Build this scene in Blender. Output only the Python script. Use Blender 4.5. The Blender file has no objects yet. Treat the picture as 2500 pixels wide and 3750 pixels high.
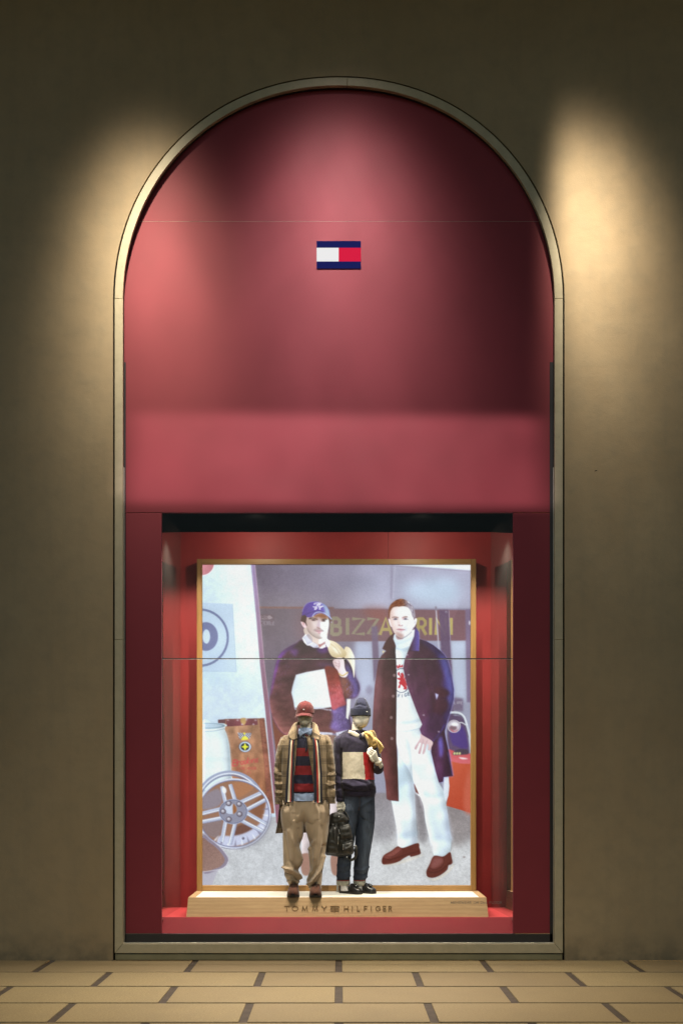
import bpy, bmesh, math, random
import numpy as np
from mathutils import Vector, Matrix, noise

sc = bpy.context.scene
COL = sc.collection
R = math.radians

# ---------------------------------------------------------------------------
# camera: looks square at the wall (y = 0) from 9.2 m, rising-front lens
# ---------------------------------------------------------------------------
CAM_D, CAM_H, FPX, VX, VY = 9.2, 1.69, 3588.0, 1240.0, 2860.0
cam_data = bpy.data.cameras.new('camera')
cam = bpy.data.objects.new('camera', cam_data); COL.objects.link(cam)
cam.location = (0, -CAM_D, CAM_H); cam.rotation_euler = (R(90), 0, 0)
cam_data.sensor_fit = 'HORIZONTAL'; cam_data.sensor_width = 36.0
cam_data.lens = 36.0 * FPX / 2500.0
cam_data.shift_x = (1250.0 - VX) / 2500.0
cam_data.shift_y = (VY - 1875.0) / 2500.0
cam_data.clip_end = 400.0
sc.camera = cam

# ---------------------------------------------------------------------------
# sky (late dusk), lamps of the arcade and of the shop window, exposure
# ---------------------------------------------------------------------------
world = bpy.data.worlds.new('World'); sc.world = world; world.use_nodes = True
wn = world.node_tree; wn.nodes.clear()
sky = wn.nodes.new('ShaderNodeTexSky'); sky.sky_type = 'NISHITA'; sky.sun_disc = False
sky.sun_elevation = R(4); sky.sun_rotation = R(20); sky.altitude = 10
bg = wn.nodes.new('ShaderNodeBackground'); bg.inputs['Strength'].default_value = 0.15
wo = wn.nodes.new('ShaderNodeOutputWorld')
wn.links.new(sky.outputs[0], bg.inputs['Color']); wn.links.new(bg.outputs[0], wo.inputs['Surface'])
sc.view_settings.view_transform = 'Standard'; sc.view_settings.look = 'None'
sc.view_settings.exposure = 0.0; sc.view_settings.gamma = 1.0; sc.view_settings.use_curve_mapping = False
sc.render.engine = 'CYCLES'
sc.cycles.use_denoising = True; sc.cycles.max_bounces = 6; sc.cycles.transparent_max_bounces = 12
sc.cycles.caustics_reflective = False; sc.cycles.caustics_refractive = False; sc.cycles.sample_clamp_indirect = 4.0

WARM = (1.0, .86, .63); SOFT = (1.0, .86, .66)
def spot(name, loc, target, power, size_deg, blend, radius, color=WARM):
    l = bpy.data.lights.new(name, 'SPOT'); l.energy = power; l.spot_size = R(size_deg); l.spot_blend = blend
    l.shadow_soft_size = radius; l.color = color
    o = bpy.data.objects.new(name, l); COL.objects.link(o); o.location = loc
    o.rotation_euler = (Vector(target) - Vector(loc)).to_track_quat('-Z', 'Y').to_euler()
    return o

# profile lamps: spot whose beam is masked (limits left, right, up, down as tangents) and roughened by noise
def profile_spot(name, loc, target, power, size, blend, radius, color, lim, soft, uneven=.35, nscale=14.0, seed=0.0, gauss=None, weave=0.0):
    o = spot(name, loc, target, power, size, blend, radius, color)
    l = o.data; l.use_nodes = True; nt = l.node_tree; nt.nodes.clear()
    def mth(op, a, b=None):
        n = nt.nodes.new('ShaderNodeMath'); n.operation = op
        for k, v in enumerate((a, b)):
            if v is None: continue
            if isinstance(v, (int, float)): n.inputs[k].default_value = v
            else: nt.links.new(v, n.inputs[k])
        return n.outputs[0]
    tc = nt.nodes.new('ShaderNodeTexCoord'); sp = nt.nodes.new('ShaderNodeSeparateXYZ'); nt.links.new(tc.outputs['Normal'], sp.inputs[0])
    zz = mth('MULTIPLY', sp.outputs[2], -1.0)
    px = mth('DIVIDE', sp.outputs[0], zz); py = mth('DIVIDE', sp.outputs[1], zz)
    def edge(v, lim, s):          # 1 inside, 0 outside
        n = nt.nodes.new('ShaderNodeMapRange'); n.interpolation_type = 'SMOOTHSTEP'
        nt.links.new(v, n.inputs[0]); n.inputs[1].default_value = lim; n.inputs[2].default_value = lim - s
        return n.outputs[0]
    m = None
    for v, L, s_ in ((mth('MULTIPLY', px, -1.0), lim[0], soft[0]), (px, lim[1], soft[1]), (py, lim[2], soft[2]), (mth('MULTIPLY', py, -1.0), lim[3], soft[3])):
        if L is None: continue
        e = edge(v, L, s_); m = e if m is None else mth('MULTIPLY', m, e)
    cb = nt.nodes.new('ShaderNodeCombineXYZ'); nt.links.new(px, cb.inputs[0]); nt.links.new(py, cb.inputs[1]); cb.inputs[2].default_value = seed
    nz = nt.nodes.new('ShaderNodeTexNoise'); nt.links.new(cb.outputs[0], nz.inputs['Vector']); nz.inputs['Scale'].default_value = nscale; nz.inputs['Detail'].default_value = 2.0
    u = mth('ADD', 1.0-uneven, mth('MULTIPLY', nz.outputs['Fac'], 2*uneven)); m = u if m is None else mth('MULTIPLY', m, u)
    if weave:       # crossing ripples added to the beam
        for kx, ky in ((95.0, 70.0), (-60.0, 120.0)):
            m = mth('MULTIPLY', m, mth('ADD', 1.0, mth('MULTIPLY', mth('SINE', mth('ADD', mth('MULTIPLY', px, kx), mth('MULTIPLY', py, ky))), weave)))
    if gauss:
        q = mth('ADD', mth('POWER', mth('DIVIDE', mth('SUBTRACT', px, gauss[2]), gauss[0]), 2.0), mth('POWER', mth('DIVIDE', py, gauss[1]), 2.0)); m = mth('MULTIPLY', m, mth('EXPONENT', mth('MULTIPLY', q, -1.0)))
    em = nt.nodes.new('ShaderNodeEmission'); nt.links.new(m, em.inputs['Strength']); em.inputs['Color'].default_value = (1, 1, 1, 1)
    ou = nt.nodes.new('ShaderNodeOutputLight'); nt.links.new(em.outputs[0], ou.inputs[0])
    return o
NO = (None, None, None, None)
# ceiling wall washers of the arcade
profile_spot('wall_washer_lamp', (-1.90, -1.75, 9.33), (-1.78, .0, 6.15), 2450, 80, 1.0, .12, WARM, NO, NO, .30, 10.0, 1.3, (.18, .20, 0))
profile_spot('wall_washer_lamp', (.02, -1.75, 9.33), (.0, .1, 5.9), 1550, 80, 1.0, .12, (1.0, .84, .76), NO, NO, .30, 10.0, 4.1, (.27, .29, 0), .10)
profile_spot('wall_washer_lamp', (2.12, -1.70, 9.33), (2.10, 0, 6.5), 2300, 80, 1.0, .12, WARM, (.085, None, None, None), (.14, 0, 0, 0), .35, 12.0, 7.7, (.20, .20, .05), .10)
# ceiling downlights further out, they light the pavement
for x in (-2.0, 0.1, 2.2):
    spot('pavement_lamp', (x, -2.75, 9.33), (x, -2.3, 0), 1150, 46, 1.0, .10, (1.0, .82, .54))
# unseen profile lamps: one for the lintel band, one added as front fill on the display
profile_spot('profile_lamp', (-.2, -8.0, 9.2), (-.02, 0, 4.3), 3000, 60, .2, .05, (1.0, .76, .70), (.236, .232, .091, .003), (.045, .045, .016, .010), .5, 13.0, 2.2)
profile_spot('profile_lamp', (-.5, -6.5, 6.6), (-.08, .3, 1.5), 1550, 60, .2, .05, (1.0, .90, .76), (.180, .172, .19, .086), (.02, .05, .10, .045), .2, 6.0, 5.0)
# lamps on the track above the window display
for x, tx, p in ((-.95, -.55, 280), (-.50, -.42, 440), (.30, .0, 400), (1.0, .45, 240)):
    spot('display_lamp', (x, .19, 4.19), (tx, .42, 1.4), p, 100, .9, .02, (1.0, .90, .75))
for x in (-1.47, 1.44):  # pair added to brighten the back wall beside the light box
    spot('display_lamp', (x, .20, 4.19), (x*1.02, .80, 1.6), 110, 90, .9, .03, (1.0, .90, .75))
for x in (-.8, .8):  # weak wide spots added as fill for the top of the back wall
    spot('back_wall_fill', (x, .20, 4.22), (x, .60, 3.75), 14, 165, .4, .03, (1.0, .87, .70))
# ---------------------------------------------------------------------------
# helpers
# ---------------------------------------------------------------------------
def W(px, py, d):            # a point of the photograph (2500 x 3750) at depth d behind the wall face
    k = (CAM_D + d) / FPX
    return Vector(((px - VX) * k, d, CAM_H - (py - VY) * k))
def Q(x, y, d): return W(x * 1.59439, y * 1.59439, d)          # the same on the 1568-wide picture
def M(u, v, d): return W(950 + .3613 * u, 2500 + .3613 * v, d)  # the same on the mannequin close-up

def tag(o, label=None, cat=None, group=None, kind=None):
    if label: o['label'] = label
    if cat: o['category'] = cat
    if group: o['group'] = group
    if kind: o['kind'] = kind
    return o
def empty(name, loc=(0, 0, 0)):
    o = bpy.data.objects.new(name, None); COL.objects.link(o); o.location = loc; o.empty_display_size = .1
    return o
def wloc(o):
    v = Vector(o.location)
    while o.parent: o = o.parent; v += Vector(o.location)
    return v
def link(name, me, parent=None, mats=None):
    """mesh with world coordinates -> object (its own origin sits on the parent's)"""
    o = bpy.data.objects.new(name, me); COL.objects.link(o)
    if mats:
        for m in (mats if isinstance(mats, (list, tuple)) else [mats]): me.materials.append(m)
    if parent is not None:
        o.parent = parent; off = wloc(parent)
        me.transform(Matrix.Translation(-off))
    return o
def mesh(name, V, F, smooth=False, mi=None, uv=None, attr=None):
    me = bpy.data.meshes.new(name); me.from_pydata([tuple(v) for v in V], [], F); me.update()
    if mi is not None: me.polygons.foreach_set('material_index', mi)
    if smooth: me.polygons.foreach_set('use_smooth', [True] * len(me.polygons))
    if uv is not None:
        l = me.uv_layers.new(name='UVMap'); li = np.empty(len(me.loops), dtype=np.int32); me.loops.foreach_get('vertex_index', li)
        l.data.foreach_set('uv', np.array(uv, dtype=np.float32)[li].ravel())
    if attr is not None:
        for k, vals in attr.items():
            a = me.attributes.new(k, 'FLOAT', 'POINT'); a.data.foreach_set('value', np.array(vals, dtype=np.float32))
    return me
def box_me(name, x0, x1, y0, y1, z0, z1, bev=0.0):
    bm = bmesh.new()
    vs = [bm.verts.new((x, y, z)) for z in (z0, z1) for y in (y0, y1) for x in (x0, x1)]
    for f in ((0, 2, 3, 1), (4, 5, 7, 6), (0, 1, 5, 4), (2, 6, 7, 3), (0, 4, 6, 2), (1, 3, 7, 5)): bm.faces.new([vs[i] for i in f])
    if bev: bmesh.ops.bevel(bm, geom=list(bm.edges), offset=bev, segments=1, affect='EDGES')
    bmesh.ops.recalc_face_normals(bm, faces=bm.faces)
    me = bpy.data.meshes.new(name); bm.to_mesh(me); bm.free(); return me
def box(name, x0, x1, y0, y1, z0, z1, m, parent=None, bev=0.0):
    return link(name, box_me(name, min(x0, x1), max(x0, x1), y0, y1, min(z0, z1), max(z0, z1), bev), parent, m)
def prism(name, pts, y0, y1, m, parent=None, bev=0):
    """polygon in the x-z plane (pts) extruded from y0 (front) to y1"""
    bm = bmesh.new(); n = len(pts)
    a = [bm.verts.new((p[0], y0, p[1])) for p in pts]; b = [bm.verts.new((p[0], y1, p[1])) for p in pts]
    bm.faces.new(a); bm.faces.new(b[::-1])
    for i in range(n): bm.faces.new((a[i], b[i], b[(i+1) % n], a[(i+1) % n]))
    bmesh.ops.recalc_face_normals(bm, faces=bm.faces)
    if bev: bmesh.ops.bevel(bm, geom=[e for e in bm.edges if all(abs(v.co.y - y0) < 1e-6 for v in e.verts)], offset=bev, segments=1, affect='EDGES')
    bmesh.ops.triangulate(bm, faces=[f for f in bm.faces if len(f.verts) > 4])
    me = bpy.data.meshes.new(name); bm.to_mesh(me); bm.free()
    return link(name, me, parent, m)

def cr(keys, n):
    """Catmull-Rom through rows of numbers, first column monotone; n samples"""
    K = np.array(keys, dtype=float); t = np.linspace(0, len(K) - 1, n); out = []
    for q in t:
        i = min(int(q), len(K) - 2); f = q - i
        a, b, c, d = K[max(i-1, 0)], K[i], K[i+1], K[min(i+2, len(K)-1)]
        out.append(.5*((2*b)+(-a+c)*f+(2*a-5*b+4*c-d)*f*f+(-a+3*b-3*c+d)*f**3))
    return np.array(out)
def by_v(keys, vs):
    K = np.array(keys, dtype=float); return np.stack([np.interp(vs, K[:, 0], K[:, j]) for j in range(1, K.shape[1])], 1)

def fold_disp(u, v, folds):
    s = 0.0
    for pts, w, amp in folds:
        best = 1e9
        for (a, b), (c, d) in zip(pts[:-1], pts[1:]):
            dx, dy = c-a, d-b; L = dx*dx+dy*dy+1e-9
            t = max(0, min(1, ((u-a)*dx+(v-b)*dy)/L)); e = (u-a-t*dx)**2+(v-b-t*dy)**2
            if e < best: best = e
        s += amp*math.exp(-best/(w*w))
    return s
def loft_h(name, keys, m, parent, nr=50, na=40, e=2.3, folds=(), wr=0.0, wf=(9, 9, 9), a_rng=None, cap=(False, False), mi=None, dv=0, rib=None, seed=0, smooth=True, extra=None, obj=True, curve=True):
    """horizontal rings.  keys rows: v, uL, uR, depth centre, depth half axis (close-up pixels, metres)"""
    K = cr(keys, nr) if curve else by_v([k if len(k) == 5 else k for k in keys], np.linspace(keys[0][0], keys[-1][0], nr))
    if not curve: K = np.column_stack([np.linspace(keys[0][0], keys[-1][0], nr), K])
    V = []; UV = []; UVI = []; F = []; MI = []
    for i, (v, uL, uR, dc, ry) in enumerate(K):
        a0, a1 = (0.0, 360.0) if a_rng is None else a_rng(v, uL, uR)
        cu = (uL+uR)/2; ru = (uR-uL)/2; kk = (CAM_D+dc)/FPX*.3613; arc = 0; last = None
        for j in range(na + (0 if a_rng is None else 1)):
            a = R(a0+(a1-a0)*j/na); s, c = math.sin(a), math.cos(a)
            x = math.copysign(abs(s)**(2/e), s); y = -math.copysign(abs(c)**(2/e), c)
            u = cu+ru*x; p = M(u, v, dc); p.y = dc+ry*y
            nrm = Vector((x*kk*ru/max(kk*ru, 1e-4), y, 0)); nrm.normalize()
            dd = 0.0
            if wr: dd += wr*(noise.noise(Vector((p.x*wf[0]+seed, p.y*wf[1]+seed*1.7, p.z*wf[2]))) + .5*noise.noise(Vector((p.x*wf[0]*2.3, p.y*wf[1]*2.3+seed, p.z*wf[2]*2.3))))
            if folds and y < .25: dd += fold_disp(u, v, folds)*min(1, (.25-y)*1.6)
            if rib: dd += rib(a, v)
            if extra: dd += extra(u, v, a)
            p += nrm*dd
            if last is not None: arc += (p-last).length
            last = p.copy(); V.append(p); UV.append((arc, p.z)); UVI.append((u, v))
    nc = na if a_rng is None else na+1
    for i in range(nr-1):
        for j in range(na):
            q = (i*nc+j, i*nc+(j+1) % nc, (i+1)*nc+(j+1) % nc, (i+1)*nc+j)
            F.append(q[::-1]); MI.append(mi(*UVI[q[0]], UVI[q[2]], V[q[0]]) if mi else 0)
    for end, on in ((0, cap[0]), (nr-1, cap[1])):
        if on:
            c = sum((V[end*nc+j] for j in range(nc)), Vector())/nc; V.append(c); UV.append((0, c.z)); k = len(V)-1
            for j in range(nc):
                f = (end*nc+j, end*nc+(j+1) % nc, k); F.append(f if end == 0 else f[::-1]); MI.append(MI[-1] if end else MI[0])
    if not obj: return V, F, UV, MI
    return link(name, mesh(name, V, F, smooth, MI, UV), parent, m)

def tube_geo(P, rad, n=10, flat=None, closed=False):
    """tube along P (Vectors); rad per point (float or (a, b))"""
    V = []; F = []; up = Vector((0, 0, 1)); N = len(P); prev = None
    for i, p in enumerate(P):
        t = (P[min(i+1, N-1)]-P[max(i-1, 0)]).normalized()
        if prev is None: s = t.cross(Vector((0, -1, 0))); s = s if s.length > .05 else t.cross(up); s.normalize()
        else: s = (prev - t*prev.dot(t)).normalized()
        prev = s; b = t.cross(s); r = rad[i] if isinstance(rad, (list, tuple)) else rad
        ra, rb = r if isinstance(r, (list, tuple)) else (r, r)
        for j in range(n):
            a = 2*math.pi*j/n; V.append(p+s*(ra*math.cos(a))+b*(rb*math.sin(a)))
    for i in range(N-1):
        for j in range(n): F.append((i*n+j, i*n+(j+1) % n, (i+1)*n+(j+1) % n, (i+1)*n+j))
    V.append(P[0].copy()); V.append(P[-1].copy()); k = len(V)
    for j in range(n):
        F.append((k-2, (j+1) % n, j)); F.append((k-1, (N-1)*n+j, (N-1)*n+(j+1) % n))
    return V, F
def dense(P, n):
    K = cr([tuple(p) for p in P], n); return [Vector(k) for k in K]
def tube(name, P, rad, m, parent, n=10, dens=0, smooth=True, jit=0, seed=0):
    if dens:
        rr = [(r, r) if not isinstance(r, (tuple, list)) else r for r in (rad if isinstance(rad, (list, tuple)) else [rad]*len(P))]
        K = cr([tuple(p)+tuple(r) for p, r in zip(P, rr)], dens); P = [Vector(k[:3]) for k in K]; rad = [(max(k[3], .0005), max(k[4], .0005)) for k in K]
    V, F = tube_geo(P, rad, n)
    if jit: V = [v+noise.noise_vector(v*38+Vector((seed, 0, 0)))*jit for v in V]
    uv = [(0, v.z) for v in V]
    return link(name, mesh(name, V, F, smooth, None, uv), parent, m)
def join_geo(parts):
    V = []; F = []
    for v, f in parts:
        o = len(V); V += list(v); F += [tuple(i+o for i in q) for q in f]
    return V, F
def pillow(name, pts, d, th, m, parent, folds=(), rings=9, sm=True, back=.35, wr=0.0, seed=0, edge=.45, fn=M, curved=0.0):
    """inflated outline: pts in close-up pixels, swelling th metres towards the street"""
    P = [Vector((p[0], p[1], 0)) for p in pts]
    if sm: P = [Vector((q[0], q[1], 0)) for q in smooth_pts([(p.x, p.y) for p in P], 5)]
    c = sum(P, Vector())/len(P); n = len(P); V = []; F = []
    for side in (1, -1):
        for i in range(rings+1):
            s = i/rings
            for p in P:
                q = c+(p-c)*s; h = th*(1-s**4)**edge*(1 if side == 1 else -back)
                if side == 1 and folds: h += fold_disp(q.x, q.y, folds)*min(1, (1-s)*5)
                if wr and side == 1: h += wr*noise.noise(Vector((q.x*.03+seed, q.y*.03, seed)))*min(1, (1-s)*5)
                w = fn(q.x, q.y, d); w.y = d-h+curved*((q.x-c.x)/100)**2; V.append(w)
    for side in (0, 1):
        o = side*(rings+1)*n
        for i in range(rings):
            for j in range(n):
                q = (o+i*n+j, o+i*n+(j+1) % n, o+(i+1)*n+(j+1) % n, o+(i+1)*n+j)
                F.append(q if side == 0 else q[::-1])
    uv = [(v.x, v.z) for v in V]
    me = mesh(name, V, F, True, None, uv)
    bm = bmesh.new(); bm.from_mesh(me); bmesh.ops.remove_doubles(bm, verts=bm.verts, dist=1e-5); bmesh.ops.recalc_face_normals(bm, faces=bm.faces); bm.to_mesh(me); bm.free()
    return link(name, me, parent, m)
def surf(name, A, B, m, parent, n=40, k=8, bulge=0.0, bdir=None, th=.004, wr=0):
    """sheet between two open 3-D curves"""
    A = dense(A, n); B = dense(B, n); V = []; F = []; UV = []
    for i in range(n):
        for j in range(k+1):
            t = j/k; p = A[i].lerp(B[i], t); bd = (p-bdir).normalized() if bdir is not None else Vector((0, -1, 0))
            p = p+bd*(bulge*math.sin(math.pi*t)); V.append(p); UV.append(((A[i]-A[0]).length*1.0+i*.004, t*(A[i]-B[i]).length))
    for i in range(n-1):
        for j in range(k): F.append((i*(k+1)+j, (i+1)*(k+1)+j, (i+1)*(k+1)+j+1, i*(k+1)+j+1))
    o = link(name, mesh(name, V, F, True, None, UV), parent, m)
    s = o.modifiers.new('thickness', 'SOLIDIFY'); s.thickness = th; s.offset = 0
    return o

# ---------------------------------------------------------------------------
# materials (all procedural)
# ---------------------------------------------------------------------------
def srgb(r, g, b):
    return tuple((c/255/12.92 if c/255 <= .04045 else ((c/255+.055)/1.055)**2.4) for c in (r, g, b))
class NT:
    def __init__(s, name):
        s.m = bpy.data.materials.new(name); s.m.use_nodes = True; s.t = s.m.node_tree; s.t.nodes.clear()
        s.out = s.t.nodes.new('ShaderNodeOutputMaterial')
    def n(s, typ, **kw):
        q = s.t.nodes.new(typ)
        for k, v in kw.items(): setattr(q, k, v)
        return q
    def put(s, sock, v):
        if v is None: return
        if hasattr(v, 'is_output'): s.t.links.new(v, sock)
        elif isinstance(v, tuple) and len(v) == 3 and sock.type == 'RGBA': sock.default_value = v+(1,)
        else: sock.default_value = v
    def math(s, op, a, b=None, c=None):
        q = s.n('ShaderNodeMath', operation=op)
        for i, v in enumerate((a, b, c)): s.put(q.inputs[i], v)
        return q.outputs[0]
    def mix(s, f, a, b, blend='MIX'):
        q = s.n('ShaderNodeMix', data_type='RGBA', blend_type=blend); s.put(q.inputs[0], f); s.put(q.inputs[6], a); s.put(q.inputs[7], b); return q.outputs[2]
    def noise(s, vec, scale, detail=3, rough=.5):
        q = s.n('ShaderNodeTexNoise'); s.put(q.inputs['Vector'], vec); q.inputs['Scale'].default_value = scale; q.inputs['Detail'].default_value = detail; q.inputs['Roughness'].default_value = rough; return q.outputs['Fac']
    def ramp(s, f, lo, hi):
        q = s.n('ShaderNodeMapRange'); s.put(q.inputs[0], f); q.inputs[1].default_value = lo; q.inputs[2].default_value = hi; return q.outputs[0]
    def coord(s, which='Object', scale=None):
        o = s.n('ShaderNodeTexCoord').outputs[which]
        if scale:
            q = s.n('ShaderNodeMapping'); s.t.links.new(o, q.inputs[0]); q.inputs['Scale'].default_value = scale; o = q.outputs[0]
        return o
    def sep(s, v):
        q = s.n('ShaderNodeSeparateXYZ'); s.t.links.new(v, q.inputs[0]); return q.outputs
    def bump(s, h, strength, dist=.01):
        q = s.n('ShaderNodeBump'); s.put(q.inputs['Height'], h); q.inputs['Strength'].default_value = strength; q.inputs['Distance'].default_value = dist; return q.outputs[0]
    def bsdf(s, color, rough=.6, spec=.5, metal=0, normal=None, **kw):
        p = s.n('ShaderNodeBsdfPrincipled'); s.put(p.inputs['Base Color'], color); s.put(p.inputs['Roughness'], rough); p.inputs['Specular IOR Level'].default_value = spec
        p.inputs['Metallic'].default_value = metal
        if normal is not None: s.put(p.inputs['Normal'], normal)
        for k, v in kw.items(): s.put(p.inputs[k.replace('_', ' ')], v)
        s.t.links.new(p.outputs[0], s.out.inputs[0]); return p
def plain(name, c, rough=.6, spec=.4, var=.12, scale=14, bump=.15, bscale=180, bdist=.002, metal=0, **kw):
    s = NT(name); co = s.coord()
    n = s.noise(co, scale, 4); col = s.mix(s.ramp(n, .3, .7), tuple(x*(1-var) for x in c), tuple(min(1, x*(1+var)) for x in c))
    s.bsdf(col, rough, spec, metal, s.bump(s.noise(co, bscale, 2), bump, bdist) if bump else None, **kw)
    return s.m
# ---------------------------------------------------------------------------
# the print in the light box: painted into a colour array (later vertex colours
# of the flat print sheet).  Units: print pixels, origin (738, 2066).
# ---------------------------------------------------------------------------
PX0, PY0, PW, PH = 738, 2066, 984, 1178
_prng = np.random.RandomState(7)
CAN = np.zeros((PH, PW, 3), dtype=np.float32)
_yy, _xx = np.mgrid[0:PH, 0:PW].astype(np.float32)
_XS = _xx + PX0; _YS = _yy + PY0

def fr(name):
    x0, y0, s = {'A': (960, 2150, .28061), 'B': (1340, 2150, .28061), 'C': (1340, 2640, .28056), 'D': (700, 2040, .2381),
                 'E': (700, 2560, .30621), 'F': (1080, 2190, .10204), 'G': (1400, 2180, .10204), 'S': (0, 0, 1)}[name]
    return lambda pts: [(x0 + s * a, y0 + s * b) for a, b in pts]

def smooth_pts(p, n=5, closed=True):
    P = np.array(p, dtype=np.float64); m = len(P); out = []
    rng = range(m if closed else m - 1)
    for i in rng:
        if closed: a, b, c, d = P[i-1], P[i], P[(i+1) % m], P[(i+2) % m]
        else: a, b, c, d = P[max(i-1, 0)], P[i], P[i+1], P[min(i+2, m-1)]
        for k in range(n):
            t = k / n
            out.append(.5*((2*b)+(-a+c)*t+(2*a-5*b+4*c-d)*t*t+(-a+3*b-3*c+d)*t**3))
    if not closed: out.append(P[-1])
    return out

def vnoise(h, w, cell, seed):
    r = np.random.RandomState(seed)
    gh, gw = int(h / cell) + 3, int(w / cell) + 3
    g = r.rand(gh, gw).astype(np.float32)
    y = np.arange(h) / cell; x = np.arange(w) / cell
    yi = y.astype(int); xi = x.astype(int); fy = (y - yi)[:, None]; fx = (x - xi)[None, :]
    fy = fy*fy*(3-2*fy); fx = fx*fx*(3-2*fx)
    return ((g[yi][:, xi]*(1-fx)+g[yi][:, xi+1]*fx)*(1-fy)+(g[yi+1][:, xi]*(1-fx)+g[yi+1][:, xi+1]*fx)*fy).astype(np.float32)

def boxblur(m, r):
    r = int(round(r))
    if r < 1: return m
    for _ in range(2):
        for ax in (0, 1):
            pad = [(0, 0), (0, 0)]; pad[ax] = (r+1, r)
            c = np.cumsum(np.pad(m, pad, mode='edge'), axis=ax)
            if ax == 0: m = (c[2*r+1:] - c[:-2*r-1]) / (2*r+1)
            else: m = (c[:, 2*r+1:] - c[:, :-2*r-1]) / (2*r+1)
    return m

def pmask(pts, blur=0):
    P = np.array(pts, dtype=np.float64) - (PX0, PY0)
    pad = int(blur*3)+2
    x0 = max(int(P[:, 0].min())-pad, 0); x1 = min(int(P[:, 0].max())+pad+1, PW)
    y0 = max(int(P[:, 1].min())-pad, 0); y1 = min(int(P[:, 1].max())+pad+1, PH)
    if x1 <= x0 or y1 <= y0: return None
    ss = 2
    m = np.zeros(((y1-y0)*ss, x1-x0), dtype=np.float32)
    xs = np.arange(x0, x1)
    A = P; Bq = np.roll(P, -1, axis=0)
    for j in range((y1-y0)*ss):
        y = y0 + (j+.5)/ss - .5
        c = ((A[:, 1] <= y) & (Bq[:, 1] > y)) | ((Bq[:, 1] <= y) & (A[:, 1] > y))
        if not c.any(): continue
        a = A[c]; b = Bq[c]
        xi = np.sort(a[:, 0] + (y-a[:, 1])/(b[:, 1]-a[:, 1])*(b[:, 0]-a[:, 0]))
        row = m[j]
        for k in range(0, len(xi)-1, 2):
            row += np.clip(xs+.5-xi[k], 0, 1) * np.clip(xi[k+1]-xs+.5, 0, 1)
    m = np.clip(m, 0, 1).reshape(y1-y0, ss, x1-x0).mean(1)
    if blur: m = boxblur(m, blur)
    return x0, x1, y0, y1, m

def comp(mk, col, alpha=1.0, tex=0.0, clip=None):
    if mk is None: return
    x0, x1, y0, y1, m = mk
    if clip is not None: m = m * clip[y0:y1, x0:x1]
    if callable(col): c = col(_XS[y0:y1, x0:x1], _YS[y0:y1, x0:x1]) / 255.
    else: c = np.array(col, dtype=np.float32) / 255.
    if tex:
        c = c * (1 + tex*((vnoise(PH, PW, 2.2, 5)[y0:y1, x0:x1]-.5)[..., None]))
    a = (m*alpha)[..., None]
    CAN[y0:y1, x0:x1] = CAN[y0:y1, x0:x1]*(1-a) + c*a

def full(pts):
    mk = pmask(pts); out = np.zeros((PH, PW), dtype=np.float32)
    if mk: out[mk[2]:mk[3], mk[0]:mk[1]] = mk[4]
    return out

def pg(f, pts, col, a=1.0, blur=0, sm=True, tex=0, clip=None):
    p = fr(f)(pts)
    comp(pmask(smooth_pts(p) if sm else p, blur), col, a, tex, clip)

def line(f, pts, w, col, a=1.0, blur=0, sm=True, clip=None, closed=False):
    p = fr(f)(pts)
    if sm and len(p) > 2: p = smooth_pts(p, 6, closed)
    P = np.array(p); d = np.gradient(P, axis=0); L = np.hypot(d[:, 0], d[:, 1])[:, None]+1e-6
    n = np.stack([-d[:, 1], d[:, 0]], 1)/L*(w/2)
    comp(pmask([tuple(q) for q in np.vstack([P+n, (P-n)[::-1]])], blur), col, a, 0, clip)

def ell(f, cx, cy, rx, ry, col, a=1.0, blur=0, rot=0, clip=None, n=40):
    pts = []
    for k in range(n):
        t = 2*math.pi*k/n; x, y = rx*math.cos(t), ry*math.sin(t)
        pts.append((cx+x*math.cos(rot)-y*math.sin(rot), cy+x*math.sin(rot)+y*math.cos(rot)))
    pg(f, pts, col, a, blur, False, 0, clip)

def ringl(f, cx, cy, rx, ry, w, col, a=1.0, t0=0, t1=360, rot=0, blur=0, clip=None):
    n = 48; pts = []
    for k in range(n+1):
        t = math.radians(t0+(t1-t0)*k/n); x, y = rx*math.cos(t), ry*math.sin(t)
        pts.append((cx+x*math.cos(rot)-y*math.sin(rot), cy+x*math.sin(rot)+y*math.cos(rot)))
    line(f, pts, w, col, a, blur, False, clip)

def gx(c0, c1, p0, p1):      # linear gradient between two points
    c0 = np.array(c0, np.float32); c1 = np.array(c1, np.float32)
    dx, dy = p1[0]-p0[0], p1[1]-p0[1]; L = dx*dx+dy*dy
    def g(X, Y):
        t = np.clip(((X-p0[0])*dx+(Y-p0[1])*dy)/L, 0, 1)[..., None]
        return c0*(1-t)+c1*t
    return g

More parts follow.
